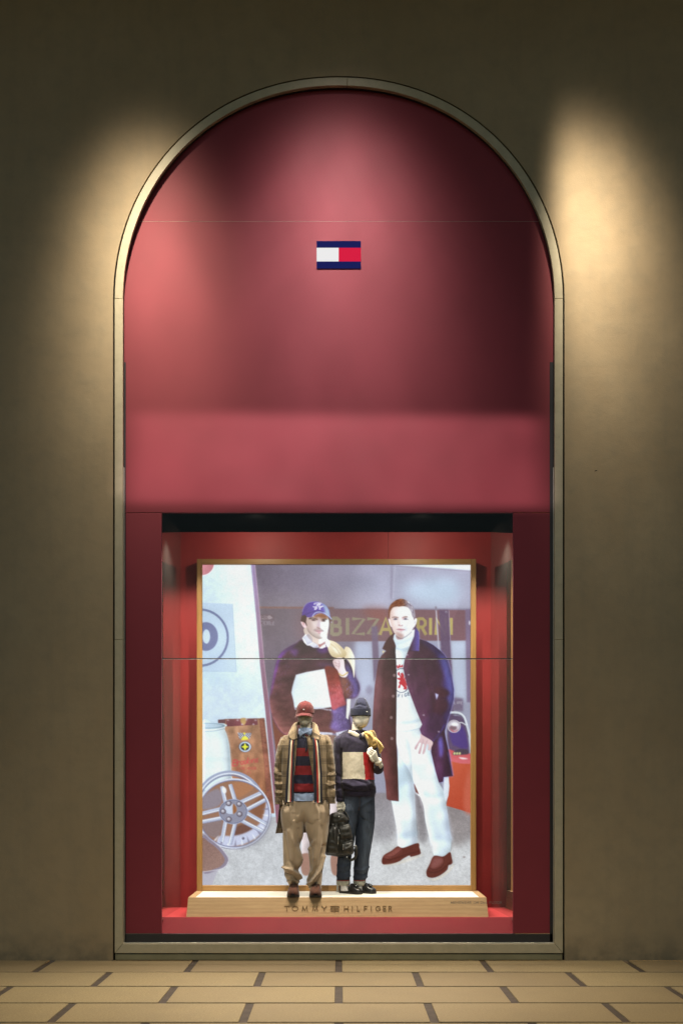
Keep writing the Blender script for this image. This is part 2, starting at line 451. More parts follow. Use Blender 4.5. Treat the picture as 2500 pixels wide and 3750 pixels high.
def relief(mask, r, amt, dx, dy):
    b = boxblur(mask, r); g = np.roll(np.roll(b, dx, 1), dy, 0)-np.roll(np.roll(b, -dx, 1), -dy, 0)
    CAN[...] *= (1+amt*np.clip(g, -1, 1)*np.clip(mask*1.2, 0, 1))[..., None]
def folds(mask, amt, cx, cy, seed, shear=0.0):
    n = vnoise(int(PH*40/cy)+8, int(PW*40/cx)+8, 40, seed)
    yi = np.clip((_yy*40/cy).astype(int), 0, n.shape[0]-1); xi = np.clip(((_xx+shear*_yy) % PW*40/cx).astype(int), 0, n.shape[1]-1)
    q = boxblur(n[yi, xi], 2)-.5; q = np.sign(q)*np.abs(q*2)**.8*.5
    CAN[...] *= (1+amt*q*mask)[..., None]
GLY = {  # strokes on a unit box, y down
 'B': [[(0,0),(0,1)], [(0,.03),(.6,.03),(.85,.14),(.85,.36),(.6,.47),(0,.47)], [(.55,.47),(.95,.58),(.95,.86),(.65,.97),(0,.97)]],
 'I': [[(.5,0),(.5,1)]], 'Z': [[(0,.06),(.95,.06),(.05,.94),(1,.94)]], 'A': [[(0,1),(.5,0),(1,1)], [(.2,.68),(.8,.68)]],
 'R': [[(0,0),(0,1)], [(0,.05),(.6,.05),(.9,.2),(.9,.4),(.6,.54),(0,.54)], [(.45,.54),(1,1)]], 'N': [[(0,1),(0,0),(1,1),(1,0)]],
 'E': [[(1,0),(0,0),(0,1),(1,1)], [(0,.5),(.8,.5)]], 'F': [[(1,0),(0,0),(0,1)], [(0,.5),(.8,.5)]], 'G': [[(.95,.15),(.5,0),(.05,.25),(.05,.75),(.5,1),(.95,.85),(.95,.55),(.6,.55)]],
 'K': [[(0,0),(0,1)], [(.9,0),(0,.55),(1,1)]], 'T': [[(0,0),(1,0)], [(.5,0),(.5,1)]], 'S': [[(.95,.12),(.5,0),(.1,.2),(.5,.48),(.95,.75),(.5,1),(.05,.85)]],
 'O': [[(.5,0),(.05,.3),(.05,.7),(.5,1),(.95,.7),(.95,.3),(.5,0)]], 'W': [[(0,0),(.25,1),(.5,.3),(.75,1),(1,0)]], 'V': [[(0,0),(.5,1),(1,0)]], '-': [[(.1,.5),(.9,.5)]],
 '2': [[(.05,.2),(.5,0),(.95,.25),(.05,1),(1,1)]], '7': [[(0,0),(1,0),(.35,1)]], '1': [[(.2,.2),(.55,0),(.55,1)]], 'L': [[(0,0),(0,1),(.9,1)]],
 'r': [[(.1,.4),(.1,1)], [(.1,.6),(.4,.42),(.8,.45)]], 'o': [[(.5,.4),(.1,.6),(.1,.8),(.5,1),(.9,.8),(.9,.6),(.5,.4)]], 'k': [[(.1,0),(.1,1)], [(.8,.4),(.1,.72),(.9,1)]],
 'i': [[(.4,.42),(.4,1)]], 'n': [[(.1,.42),(.1,1)], [(.1,.55),(.5,.4),(.85,.55),(.85,1)]], 's': [[(.85,.45),(.3,.45),(.2,.65),(.8,.78),(.7,1),(.1,.95)]],
}
def glyph(f, ch, x, y, w, h, sw, col, a=1.0, dx=0, dy=0, clip=None, blur=0):
    for st in GLY[ch]:
        line(f, [(x+p*w+dx*(1-q), y+q*h+dy*p) for p, q in st], sw, col, a, blur, False, clip)

def paint_poster():
    # --- garage wall, floor -------------------------------------------------
    comp((0, PW, 0, PH, np.ones((PH, PW), np.float32)), gx((126, 114, 130), (172, 168, 192), (960, 2150), (1420, 2110)))
    pg('S', [(1480, 2090), (1722, 2074), (1722, 2230), (1300, 2235), (1330, 2120)], (176, 176, 200), .7, 40)
    pg('B', [(480, 0), (900, -120), (1190, -80), (1190, 170), (1000, 230), (760, 210), (560, 120)], (190, 210, 232), .85, 22)
    pg('S', [(1440, 2066), (1722, 2066), (1722, 2086), (1560, 2074)], (228, 240, 244), 1, 2, False)
    line('S', [(1440, 2070), (1722, 2090)], 3, (150, 135, 160), .7, 1, False)
    line('B', [(330, -330), (320, 150)], 7, (150, 140, 165), .6, 2, False); line('B', [(375, -330), (345, 140)], 3, (200, 195, 215), .5, 1, False)
    # lower wall
    pg('S', [(900, 2226), (1722, 2226), (1722, 2960), (900, 2960)], gx((112, 96, 110), (150, 144, 170), (960, 2300), (1330, 2560)), 1, 2, False)
    pg('S', [(1300, 2340), (1722, 2340), (1722, 2920), (1300, 2920)], gx((168, 170, 196), (162, 162, 184), (0, 2350), (0, 2800)), .95, 6, False)
    pg('A', [(1200, 720), (1420, 720), (1460, 1380), (1240, 1380)], (180, 188, 214), .9, 12, False)
    pg('B', [(1090, 690), (1290, 690), (1300, 1500), (1130, 1400)], (186, 196, 218), .9, 8, False)
    ell('A', 1390, 1340, 50, 60, (140, 132, 160), .7, 5)
    pg('S', [(940, 2219), (1220, 2221), (1220, 2228), (940, 2226)], (138, 98, 92), .9, 1, False)
    # red name board with letters
    pg('S', [(1080, 2228), (1230, 2228), (1230, 2348), (1080, 2348)], (124, 90, 98), .6, 22, False)
    pg('S', [(1206, 2228), (1722, 2232), (1722, 2344), (1206, 2348)], gx((130, 98, 106), (138, 98, 108), (1206, 0), (1722, 0)), 1, 1, False)
    pg('A', [(1300, 280), (1620, 285), (1600, 480), (1420, 420)], (150, 88, 82), .7, 14)
    kh, kb = (150, 138, 118), (190, 172, 104)
    for ch, u, w in (('B', 900, 118), ('I', 1065, 80), ('Z', 1165, 165), ('Z', 1362, 150)):
        glyph('A', ch, u, 395, w, 222, 13.5 if ch != 'Z' else 12.5, kh)
    for ch, u, w in (('A', 175, 150), ('R', 672, 105), ('I', 795, 80), ('N', 905, 130), ('I', 1065, 80)):
        glyph('B', ch, u, 395, w, 222, 11.5, kb if u > 780 else (178, 158, 100))
    # posts on the right
    for q, c in (([(945, 290), (1070, 290), (1115, 1000), (1140, 1700), (1010, 1700)], (108, 84, 116)), ([(1288, 285), (1365, 285), (1365, 1500), (1310, 1500)], (136, 116, 148)),
                 ([(60, 510), (140, 500), (165, 1000), (95, 1250)], (122, 102, 130))):
        pg('B', q, c, .92, 2, False)
    line('B', [(1075, 300), (1110, 1000)], 2.4, (180, 175, 205), .7, 0, False)
    ell('B', 1040, 318, 13, 13, (190, 185, 200), .8); ell('B', 1040, 320, 7, 7, (80, 60, 90), .9)
    line('B', [(905, 250), (945, 830)], 4, (205, 205, 225), .95, 1, False); line('B', [(903, 245), (908, 300)], 6.5, (140, 130, 150), 1, 1, False)
    pg('B', [(1135, 1440), (1260, 1450), (1260, 1620), (1130, 1610)], (120, 100, 130), .8, 3, False)
    for i, ch in enumerate('LIFE'): glyph('B', ch, 1145+i*28, 1490, 20, 34, 1.8, (196, 190, 205))
    ell('B', 1345, 460, 10, 30, (240, 240, 250), .9, 1)
    # concrete floor
    fl = pmask([(738, 2950), (1000, 2958), (1300, 2905), (1722, 2900), (1722, 3244), (738, 3244)], 2)
    comp(fl, gx((150, 142, 148), (203, 203, 204), (0, 2905), (0, 3110)), 1)
    pg('S', [(738, 2970), (1060, 2960), (1120, 3244), (738, 3244)], (196, 198, 203), .75, 25)
    pg('C', [(1030, 1110), (1370, 1200), (1370, 1500), (1150, 1650), (1090, 1500)], (140, 128, 128), .6, 14)
    pg('C', [(110, 1000), (300, 960), (380, 1400), (330, 1560), (90, 1500)], (142, 138, 146), .45, 14)
    pg('C', [(640, 980), (740, 1000), (800, 1500), (690, 1560)], (126, 120, 126), .55, 8)
    n = (vnoise(PH, PW, 3.2, 11)*.5+vnoise(PH, PW, 9, 12)*.3+vnoise(PH, PW, 40, 13)*.4-.6)
    msk = np.clip((_YS-2900)/30, 0, 1)
    CAN[...] *= (1+.2*n*msk)[..., None]
    CAN[...] *= (1+.07*(vnoise(PH, PW, 60, 14)-.5)*(1-msk))[..., None]
    for (x, y, r) in ((1275, 1780, 9), (670, 1948, 3), (320, 1550, 4), (330, 1460, 4)): ell('C', x, y, r*2, r, (130, 112, 108), .8, 1)
    # --- white sliding door on the left ------------------------------------
    pg('D', [(150, 95), (905, 95), (1060, 1650), (1140, 2500), (1290, 4000), (150, 4000)], gx((196, 220, 242), (226, 243, 252), (738, 2300), (905, 2250)), 1, 0, False)
    pg('D', [(500, 300), (880, 300), (1000, 1700), (700, 1500)], (232, 247, 254), .6, 22)
    pg('D', [(150, 2000), (1100, 2100), (1120, 2450), (150, 2500)], (206, 224, 240), .8, 20)
    CAN[:, :320] *= (1+.05*(vnoise(PH, 320, 14, 21)-.5)+.03*(vnoise(PH, 320, 4, 22)-.5))[..., None]
    ell('D', 150, 80, 205, 205, (236, 236, 246)); ell('D', 150, 80, 188, 188, gx((226, 150, 160), (196, 118, 126), (738, 2066), (780, 2090)))
    pg('D', [(150, 690), (622, 712), (682, 1756), (150, 1750)], (186, 208, 232), .8, 0, False)
    line('D', [(150, 690), (622, 712)], 1.2, (214, 228, 242), .8, 0, False); line('D', [(622, 712), (682, 1756), (150, 1750)], 1.6, (150, 172, 196), .8, 0, False)
    ringl('D', 118, 1232, 432, 434, 8.2, (120, 130, 172))
    ell('D', 212, 1215, 188, 222, (124, 130, 174)); ell('D', 220, 1215, 57, 111, (196, 216, 238))
    st = [(905, 95), (970, 95), (1050, 900), (1115, 1640), (1200, 2380), (1330, 3700), (1380, 4100), (1300, 4100), (1250, 3600), (1130, 2380), (1045, 1640), (985, 900)]
    pg('D', st, gx((172, 152, 196), (156, 104, 122), (930, 2080), (980, 2640)), 1, 0, False)
    line('D', [(968, 95), (1048, 900), (1113, 1640), (1198, 2380), (1330, 3700)], 2.2, (205, 170, 190), .8, 0, False)
    line('D', [(940, 95), (1015, 900), (1078, 1640), (1160, 2380), (1290, 3700)], 1.4, (138, 104, 128), .7, 0, False)
    # fire kit sign
    pg('D', [(1052, 872), (1250, 872), (1268, 890), (1268, 968), (1056, 966)], (112, 92, 104), .95, 0, False)
    pg('D', [(1056, 890), (1200, 890), (1245, 928), (1200, 952), (1056, 950)], (158, 140, 150), .95, 0, False)
    for ch, u in (('R', 1072), ('E', 1128)): glyph('D', ch, u, 896, 44, 46, 2.4, (104, 80, 92))
    pg('D', [(1060, 972), (1262, 976), (1262, 1045), (1066, 1040)], (150, 136, 150), .6, 0, False)
    for ch, u in (('K', 1068), ('I', 1115), ('T', 1205)): glyph('D', ch, u, 984, 38, 48, 2.4, (108, 84, 96))
    # --- left junk: cabinet, barrel, wheel, pot ------------------------------
    cab = [(392, 235), (870, 225), (905, 520), (950, 980), (985, 1366), (900, 1372), (500, 1300), (465, 880), (440, 560), (388, 345)]
    pg('E', cab, gx((188, 142, 112), (170, 108, 74), (830, 2620), (930, 2960)), 1, 0, False, .12)
    pg('E', [(800, 230), (870, 226), (905, 520), (950, 980), (985, 1366), (905, 1372), (870, 800)], (166, 100, 84), .85, 1, False, .2)
    line('E', [(870, 226), (905, 520), (950, 980), (988, 1320)], 4, (214, 212, 222), .9, 0, False); line('E', [(812, 235), (868, 800), (900, 1366)], 1.6, (120, 66, 54), .8, 1, False)
    for y in (260, 520, 800, 1090): ell('E', 845+y*.06, y, 12, 9, (120, 72, 66), .8, 1)
    CANm = full(fr('E')(cab))
    CAN[...] *= (1+.22*CANm*(vnoise(PH, PW, 18, 31)-.5))[..., None]
    pg('E', [(310, 245), (400, 238), (400, 290), (312, 285)], (120, 80, 88), 1, 0, False)
    pg('E', [(405, 240), (780, 230), (788, 305), (410, 326)], gx((158, 92, 100), (128, 66, 78), (0, 2632), (0, 2658)), 1, 0, False)
    pg('E', [(585, 228), (640, 225), (650, 260), (625, 310), (605, 300), (582, 270)], (205, 165, 105), 1, 1)
    for x, y in ((430, 250), (545, 250), (650, 245), (760, 250), (735, 300), (600, 300)): ell('E', x, y, 14, 9, (225, 205, 212), .8, 1)
    # checkered flags crest
    ck = [(545, 398), (625, 408), (712, 402), (692, 470), (630, 486), (566, 472)]
    pg('E', ck, (238, 238, 240), 1, 0, False); cm = full(fr('E')(ck))
    for i in range(12):
        for j in range(6):
            if (i+j) % 2: pg('E', [(545+14*i, 396+15*j), (559+14*i, 396+15*j), (559+14*i, 411+15*j), (545+14*i, 411+15*j)], (52, 56, 96), 1, 0, False, 0, cm)
    pg('E', [(590, 486), (600, 455), (630, 440), (660, 455), (672, 480), (630, 488)], (226, 218, 70)); pg('E', [(616, 402), (640, 402), (634, 425), (620, 425)], (226, 218, 70))
    ell('E', 634, 570, 75, 66, (70, 80, 110)); ell('E', 634, 570, 70, 61, (190, 206, 226)); ell('E', 634, 570, 52, 46, (58, 62, 70))
    pg('E', [(634, 520), (648, 556), (682, 570), (648, 584), (634, 618), (620, 584), (586, 570), (620, 556)], (222, 226, 52), 1, 0, False)
    x = 482
    for ch, w in (('B', 58), ('r', 34), ('o', 38), ('o', 38), ('k', 40), ('i', 22), ('n', 40), ('s', 32)):
        yb = 735-(x-482)*.17
        glyph('E', ch, x, yb-10, w, 76, 4 if ch != 'B' else 5, (206, 84, 84), .95, 14, 0); x += w+1
    x = 540
    for ch in 'EASE-OVER': glyph('E', ch, x, 812, 19, 32, 2.3, (198, 84, 80), .9); x += 26
    for i, ch in enumerate('271'): glyph('E', ch, 610+i*38, 862, 24, 34, 2.2, (198, 92, 84), .7)
    # barrel
    bar = [(120, 300), (250, 284), (400, 300), (416, 318), (388, 345), (418, 430), (448, 560), (460, 720), (466, 900), (466, 1000), (120, 1060)]
    pg('E', bar, gx((216, 240, 252), (236, 250, 254), (740, 0), (835, 0)), 1)
    pg('E', [(400, 380), (448, 560), (466, 760), (466, 1000), (430, 1000), (425, 700)], (190, 212, 230), .7, 4)
    ell('E', 190, 318, 205, 36, (150, 178, 200)); ell('E', 180, 316, 180, 24, (186, 210, 228))
    line('E', [(120, 366), (260, 366), (395, 340)], 5, (232, 244, 252), 1); line('E', [(120, 386), (260, 380), (390, 352)], 2, (140, 166, 186), .9)
    bmk = full(smooth_pts(fr('E')(bar))); relief(bmk, 20, .35, -10, 0); folds(bmk, .06, 200, 14, 95)
    relief(CANm, 10, .3, -4, 4); folds(CANm, .2, 26, 60, 96)
    # wheel: back rim, hole backdrop, rim, spokes, hub
    ringl('E', 450, 1330, 420, 455, 12, (158, 166, 196), 1, 190, 330); ringl('E', 450, 1330, 402, 440, 5, (220, 228, 244), 1, 190, 330)
    ringl('E', 450, 1330, 385, 420, 6, (120, 124, 160), .8, 190, 330)
    el = [(500+435*math.cos(t)*1.0, 1372+412*math.sin(t)) for t in np.linspace(0, 2*math.pi, 50)[:-1]]
    pg('E', el, (166, 122, 98), 1, 0, False); wm = full(fr('E')(el))
    pg('E', [(480, 1000), (740, 1020), (700, 1100), (560, 1180), (490, 1120)], (186, 128, 92), 1, 2, clip=wm)
    pg('E', [(120, 1180), (310, 1070), (360, 1210), (300, 1290), (120, 1320)], (152, 140, 152), 1, 3, clip=wm)
    pg('E', [(120, 1500), (350, 1440), (330, 1640), (250, 1660), (120, 1600)], (150, 128, 128), 1, 3, clip=wm)
    pg('E', [(690, 1310), (850, 1140), (880, 1180), (850, 1380), (800, 1420)], (150, 100, 74), 1, 3, clip=wm)
    pg('E', [(500, 1560), (600, 1500), (760, 1560), (620, 1640), (480, 1660)], (128, 88, 76), 1, 3, clip=wm)
    pg('E', [(330, 1640), (480, 1640), (640, 1600), (800, 1500), (860, 1380), (900, 1200), (925, 1400), (840, 1600), (640, 1730), (420, 1770), (300, 1740)], (196, 200, 226), 1, 2, clip=wm)
    for t in range(0, 12):
        an = math.radians(-10+12*t); pg('E', [(500+330*math.cos(an), 1372+300*math.sin(an)), (500+415*math.cos(an), 1372+390*math.sin(an)), (500+415*math.cos(an+.06), 1372+390*math.sin(an+.06))], (236, 240, 250) if t % 2 else (130, 124, 150), .8, 1, False, 0, wm)
    for an, L in ((-105, 360), (-31, 420), (27, 420), (104, 390), (171, 420)):
        for s in (-1, 1):
            a = math.radians(an); ox, oy = -math.sin(a)*52*s, math.cos(a)*48*s
            p0 = (493+130*math.cos(a)+ox*1.15, 1348+118*math.sin(a)+oy*1.15); p1 = (500+L*math.cos(a)+ox*1.0, 1366+L*.95*math.sin(a)+oy*1.0)
            line('E', [p0, p1], 15, (150, 152, 182), 1, 0, False, wm); line('E', [(p0[0]-3, p0[1]-4), (p1[0]-3, p1[1]-4)], 11, (188, 196, 220), 1, 0, False, wm)
            line('E', [(p0[0]-ox*.25, p0[1]-oy*.25), (p1[0]-ox*.25, p1[1]-oy*.25)], 3, (238, 242, 252), 1, 0, False, wm)
    ell('E', 385, 1090, 26, 40, (240, 244, 252), .9, 1, -.25)
    ell('E', 493, 1348, 172, 152, (176, 184, 212)); ringl('E', 493, 1348, 160, 138, 3, (110, 112, 142))
    ell('E', 493, 1348, 152, 130, (150, 150, 172)); ell('E', 462, 1315, 74, 62, (196, 206, 228)); pg('E', [(490, 1258), (528, 1290), (534, 1340), (510, 1365), (490, 1370)], (168, 110, 70), 1, 1)
    for x, y in ((570, 1378), (442, 1440), (372, 1345), (440, 1250), (565, 1258)): ell('E', x, y, 36, 34, (116, 106, 120)); ell('E', x-4, y-4, 22, 20, (180, 176, 192)); ell('E', x-6, y-8, 9, 8, (222, 224, 236))
    ringl('E', 500, 1372, 432, 410, 9, (170, 178, 210)); ringl('E', 500, 1372, 438, 416, 3, (238, 242, 252)); ringl('E', 500, 1372, 420, 398, 2.5, (120, 116, 150), .8)
    ringl('E', 500, 1372, 447, 424, 2.5, (116, 112, 146), .9, 0, 110); ell('E', 612, 1668, 15, 16, (90, 84, 110)); ell('E', 610, 1664, 6, 6, (200, 200, 215))
    pg('E', [(560, 1790), (800, 1640), (930, 1420), (980, 1420), (860, 1680), (640, 1800)], (150, 150, 160), .5, 6)
    # pot
    pg('E', [(120, 1635), (230, 1690), (340, 1780), (420, 1880), (436, 1940), (405, 2010), (310, 2060), (225, 2240), (120, 2240)], (184, 180, 194), 1)
    pg('E', [(120, 1640), (230, 1695), (340, 1785), (418, 1885), (432, 1940), (395, 2000), (320, 2040), (120, 2070)], (150, 138, 158), 1)
    pg('E', [(110, 1680), (210, 1720), (310, 1800), (378, 1890), (388, 1940), (350, 1995), (280, 2030), (110, 2050)], gx((150, 116, 108), (168, 134, 124), (738, 3080), (830, 3180)), 1, 0, True, .15)
    line('E', [(120, 2072), (320, 2042), (400, 2005), (434, 1945)], 2.4, (222, 220, 232), .9); line('E', [(240, 1688), (350, 1778), (425, 1880), (438, 1935)], 1.8, (206, 200, 220), .9)
    # --- car, lamp, machine on the right ------------------------------------
    pg('C', [(1060, -40), (1130, -70), (1270, -20), (1340, 380), (1300, 420), (1080, 380)], (96, 72, 108), .9, 2)
    pg('C', [(1085, 130), (1200, 60), (1280, 110), (1325, 340), (1250, 360), (1180, 330), (1120, 300)], (86, 62, 142), .9, 3)
    pg('C', [(1068, 368), (1160, 400), (1370, 432), (1370, 1205), (1200, 1155), (1040, 1108), (1078, 900)], gx((214, 96, 66), (198, 76, 48), (1640, 2800), (1720, 2960)), 1, 0, False)
    pg('C', [(1068, 368), (1160, 398), (1370, 430), (1370, 560), (1230, 556), (1075, 520)], gx((214, 84, 92), (226, 110, 120), (0, 2745), (0, 2795)), 1, 1, False)
    pg('C', [(1290, 800), (1370, 620), (1370, 1180), (1270, 1140)], (214, 108, 84), .8, 6); pg('C', [(1205, 475), (1280, 480), (1325, 495), (1250, 500)], (246, 226, 230), .95, 1)
    pg('C', [(1125, 430), (1160, 385), (1230, 365), (1320, 380), (1330, 430), (1260, 440), (1150, 445)], (84, 70, 88), 1, 1)
    for x in (1148, 1182, 1216): ell('C', x, 424, 14, 18, (216, 216, 150), 1, 1, .3)
    line('B', [(1085, 1635), (1200, 1640), (1270, 1690), (1310, 1800), (1350, 1960), (1368, 2160)], 8, (205, 212, 224)); line('B', [(1085, 1628), (1200, 1633), (1275, 1685), (1318, 1800)], 2.4, (240, 244, 250))
    line('B', [(1095, 1655), (1195, 1660), (1255, 1700), (1290, 1800), (1330, 1960)], 2.6, (92, 80, 110))
    line('B', [(1190, 1780), (1240, 1765), (1300, 1800)], 4, (214, 216, 226))
    ell('B', 1142, 1815, 83, 80, (150, 130, 148)); ell('B', 1142, 1812, 72, 68, (206, 198, 212)); ell('B', 1130, 1835, 50, 34, (120, 84, 96), .8, 2); ell('B', 1150, 1790, 44, 22, (250, 250, 252), .9, 2)
    pg('B', [(1095, 1845), (1150, 1880), (1190, 1850), (1165, 1890), (1120, 1885)], (206, 96, 112), .9, 1); ringl('B', 1142, 1815, 83, 80, 2, (236, 236, 244))
    pg('S', [(984, 2560), (1110, 2560), (1200, 2700), (1200, 2950), (1032, 2956)], gx((126, 72, 58), (168, 104, 86), (0, 2600), (0, 2920)), 1, 1, False)
    # --- first man -----------------------------------------------------------
    body = [(505, 685), (440, 725), (340, 775), (262, 830), (212, 885), (180, 960), (148, 1090), (118, 1260), (92, 1400), (84, 1490), (100, 1600), (150, 1740), (260, 1900), (420, 1960), (600, 1920), (760, 1895), (900, 1905), (1010, 1900), (1155, 1858), (1140, 1740), (1112, 1600), (1085, 1462), (1150, 1452), (1222, 1428), (1262, 1340), (1250, 1250), (1205, 1160), (1180, 1060), (1100, 960), (1000, 850), (860, 720), (740, 790), (600, 760)]
    pg('A', [(v[0]-8 if v[0] < 500 else v[0]+10, v[1]) for v in body], (120, 84, 160), .55, 4)
    pg('A', body, gx((76, 44, 60), (122, 76, 72), (1100, 2360), (1060, 2700)), 1, 2)
    bm = full(smooth_pts(fr('A')(body)))
    pg('A', [(200, 880), (290, 810), (440, 730), (420, 760), (300, 850), (230, 940), (190, 1060), (130, 1300), (100, 1420), (110, 1300)], (96, 50, 132), .85, 4, clip=bm)
    pg('A', [(350, 800), (450, 800), (460, 850), (420, 900), (380, 870)], (112, 68, 142), .7, 5, clip=bm)
    pg('A', [(700, 800), (850, 740), (850, 830), (760, 860)], (98, 52, 132), .85, 5, clip=bm)
    pg('A', [(700, 1000), (900, 985), (960, 1050), (850, 1060)], (110, 70, 120), .5, 6, clip=bm)
    pg('A', [(1090, 980), (1160, 1080), (1250, 1230), (1266, 1340), (1222, 1430), (1130, 1455), (1180, 1360), (1150, 1240), (1090, 1150)], (128, 108, 196), .9, 7, clip=bm)
    pg('A', [(1010, 1180), (1090, 1180), (1130, 1300), (1140, 1420), (1080, 1440), (1040, 1330)], (146, 90, 76), .8, 6, clip=bm)
    pg('A', [(900, 1570), (1085, 1535), (1150, 1850), (1020, 1890), (880, 1840), (910, 1700)], (126, 102, 172), .95, 5, clip=bm)
    pg('A', [(800, 1062), (970, 1075), (1010, 1230), (1060, 1440), (1086, 1525), (1000, 1560), (890, 1566)], gx((140, 58, 50), (226, 102, 116), (0, 2480), (0, 2570)), 1, 2)
    pg('A', [(430, 1140), (560, 1105), (805, 1062), (830, 1190), (862, 1380), (896, 1562), (700, 1590), (410, 1572), (395, 1470), (370, 1375), (385, 1290), (405, 1220)], gx((214, 230, 246), (234, 244, 252), (1070, 2580), (1180, 2520)), 1, 1, False)
    r = np.random.RandomState(3)
    for k in range(420):        # mohair strands
        u, v = r.choice([0, 1, 2, 3], p=[.3, .3, .2, .2]), r.rand()
        if u == 0: x, y = 900+200*r.rand(), 1570+260*v
        elif u == 1: x, y = 1090+160*r.rand(), 1060+370*v
        elif u == 2: x, y = 860+200*r.rand(), 1250+300*v
        else: x, y = 130+300*r.rand(), 800+600*v
        if u == 3 and x > 430-(y-800)*.5+40: continue
        c = [(168, 150, 220), (150, 130, 220), (240, 150, 170), (120, 80, 150)][u]
        line('A', [(x, y), (x+10*r.randn(), y+24)], 1.2, c, .45, 0, False, bm)
    for k in range(90):
        x = 415+480*k/90; yb = 1575+15*math.sin(k*.09); line('A', [(x, yb), (x+4*r.randn(), yb+18+6*r.rand())], 1.6, (214, 214, 238), .7, 0, False)
    wb = full(fr('A')([(430, 1140), (560, 1105), (805, 1062), (896, 1562), (700, 1590), (410, 1572), (370, 1375)])); bmf = bm*(1-.85*wb)
    relief(bm, 26, .55, -12, 6); relief(bm, 8, .25, -4, 3); folds(bmf, .26, 46, 30, 61, .6); folds(bmf, .18, 16, 10, 62, .4)
    # shirt tails, trousers
    pg('A', [(735, 1888), (910, 1900), (890, 2010), (760, 2030)], (236, 236, 246), 1, 0, False); pg('A', [(950, 1898), (1112, 1860), (1110, 1990), (985, 2010)], (236, 236, 246), 1, 0, False)
    for k in range(14): line('A', [(745+12*k, 1890), (745+12*k, 2010)], .9, (130, 130, 180), .8, 0, False); line('A', [(958+11*k, 1897-3*k), (955+11*k, 2000)], .9, (130, 130, 180), .8, 0, False)
    lgm = np.zeros((PH, PW), np.float32)
    for leg in ([(1068, 2712), (1180, 2716), (1176, 2850), (1164, 3000), (1140, 3150), (1106, 3150), (1096, 2950), (1076, 2820)], [(1160, 2712), (1262, 2712), (1268, 2830), (1256, 3010), (1246, 3150), (1210, 3150), (1200, 2950)]):
        pg('S', leg, gx((170, 132, 120), (200, 184, 184), (0, 2760), (0, 2900)), 1, 1); lgm = np.maximum(lgm, full(smooth_pts(leg)))
    relief(lgm, 12, .5, -6, 0); folds(lgm, .2, 30, 40, 65, .5)
    for x in (1118, 1228): pg('S', [(x-18, 3132), (x+16, 3132), (x+20, 3190), (x+2, 3208), (x-16, 3194)], (176, 134, 118), 1, 1)
    # bag strap behind, jacket, hand
    pg('A', [(1098, 1458), (1146, 1455), (1136, 1600), (1112, 1730), (1085, 1700)], (230, 230, 228), 1, 0, False)
    pg('A', [(1072, 782), (1125, 782), (1165, 835), (1198, 920), (1200, 1040), (1190, 1185), (1165, 1060), (1110, 950), (1055, 905)], gx((226, 204, 160), (248, 240, 222), (1255, 0), (1292, 0)), 1)
    pg('A', [(845, 690), (895, 693), (965, 722), (1050, 800), (1092, 862), (1060, 910), (985, 922), (905, 900), (862, 840), (842, 760)], gx((240, 226, 196), (206, 182, 132), (1210, 2350), (1245, 2410)), 1)
    pg('A', [(905, 770), (985, 800), (1020, 870), (950, 850)], (248, 240, 220), .8, 3); line('A', [(880, 730), (960, 800), (1010, 880)], 3, (180, 156, 108), .6, 1)
    pg('A', [(912, 965), (955, 925), (1020, 915), (1058, 945), (1068, 1040), (1085, 1090), (1112, 1120), (1080, 1172), (1010, 1160), (975, 1085), (935, 1035)], gx((226, 196, 200), (246, 234, 238), (1220, 0), (1265, 0)), 1)
    for p in ([(930, 975), (985, 1000), (1000, 985)], [(940, 1010), (990, 1030), (1005, 1010)], [(985, 950), (1000, 985), (990, 1060)]): line('A', p, 2, (180, 130, 136), .8, 1)
    line('A', [(990, 1120), (1040, 1150), (1112, 1105)], 4.5, (205, 168, 96)); line('A', [(990, 1118), (1040, 1146), (1112, 1100)], 1.4, (250, 232, 170))
    # head, first man (F)
    pg('F', [(360, 1020), (1105, 1050), (1115, 1450), (1090, 1560), (860, 1760), (700, 1640), (350, 1330)], gx((206, 186, 176), (222, 200, 190), (1120, 2330), (1150, 2350)), 1)
    pg('F', [(840, 1480), (960, 1400), (1110, 1290), (1120, 1480), (1050, 1580), (850, 1640)], (236, 246, 252), 1, 1)
    pg('F', [(230, 1420), (360, 1270), (430, 1380), (610, 1580), (480, 1690), (410, 1690), (300, 1580)], (240, 242, 250), 1, 0, False)
    pg('F', [(480, 1680), (620, 1570), (810, 1690), (815, 1760), (640, 1770)], (236, 236, 248), 1, 0, False)
    pg('F', [(1060, 1560), (1110, 1430), (1230, 1560), (1220, 1680), (1150, 1760), (1080, 1660)], (246, 242, 240), 1); pg('F', [(830, 1790), (1060, 1620), (1090, 1740), (950, 1800)], (240, 240, 252), 1, 0, False)
    pg('F', [(810, 1650), (900, 1640), (1080, 1530), (1040, 1610), (850, 1760)], (176, 112, 112), 1, 1, False)
    for k in range(9):
        o = 38*k
        line('F', [(262+o*.6, 1400-o*.42), (350+o*.75, 1520-o*.3), (430+o*.5, 1668-o*.28)], .9, (110, 110, 160), .9, 0)
    for k in range(5): line('F', [(500+40*k, 1672-26*k), (640+30*k, 1752-24*k), (800, 1752-18*k)], .8, (110, 110, 160), .9, 0)
    # ear, face
    pg('F', [(185, 830), (240, 830), (330, 880), (390, 1000), (350, 1050), (290, 1040), (215, 930)], (238, 206, 214), 1); pg('F', [(240, 860), (300, 880), (300, 950), (270, 960)], (206, 140, 146), .8, 1)
    face = [(380, 640), (600, 560), (900, 520), (1120, 620), (1200, 740), (1195, 900), (1170, 1100), (1110, 1280), (1000, 1400), (900, 1450), (780, 1440), (640, 1370), (480, 1240), (410, 1120), (375, 940), (370, 780)]
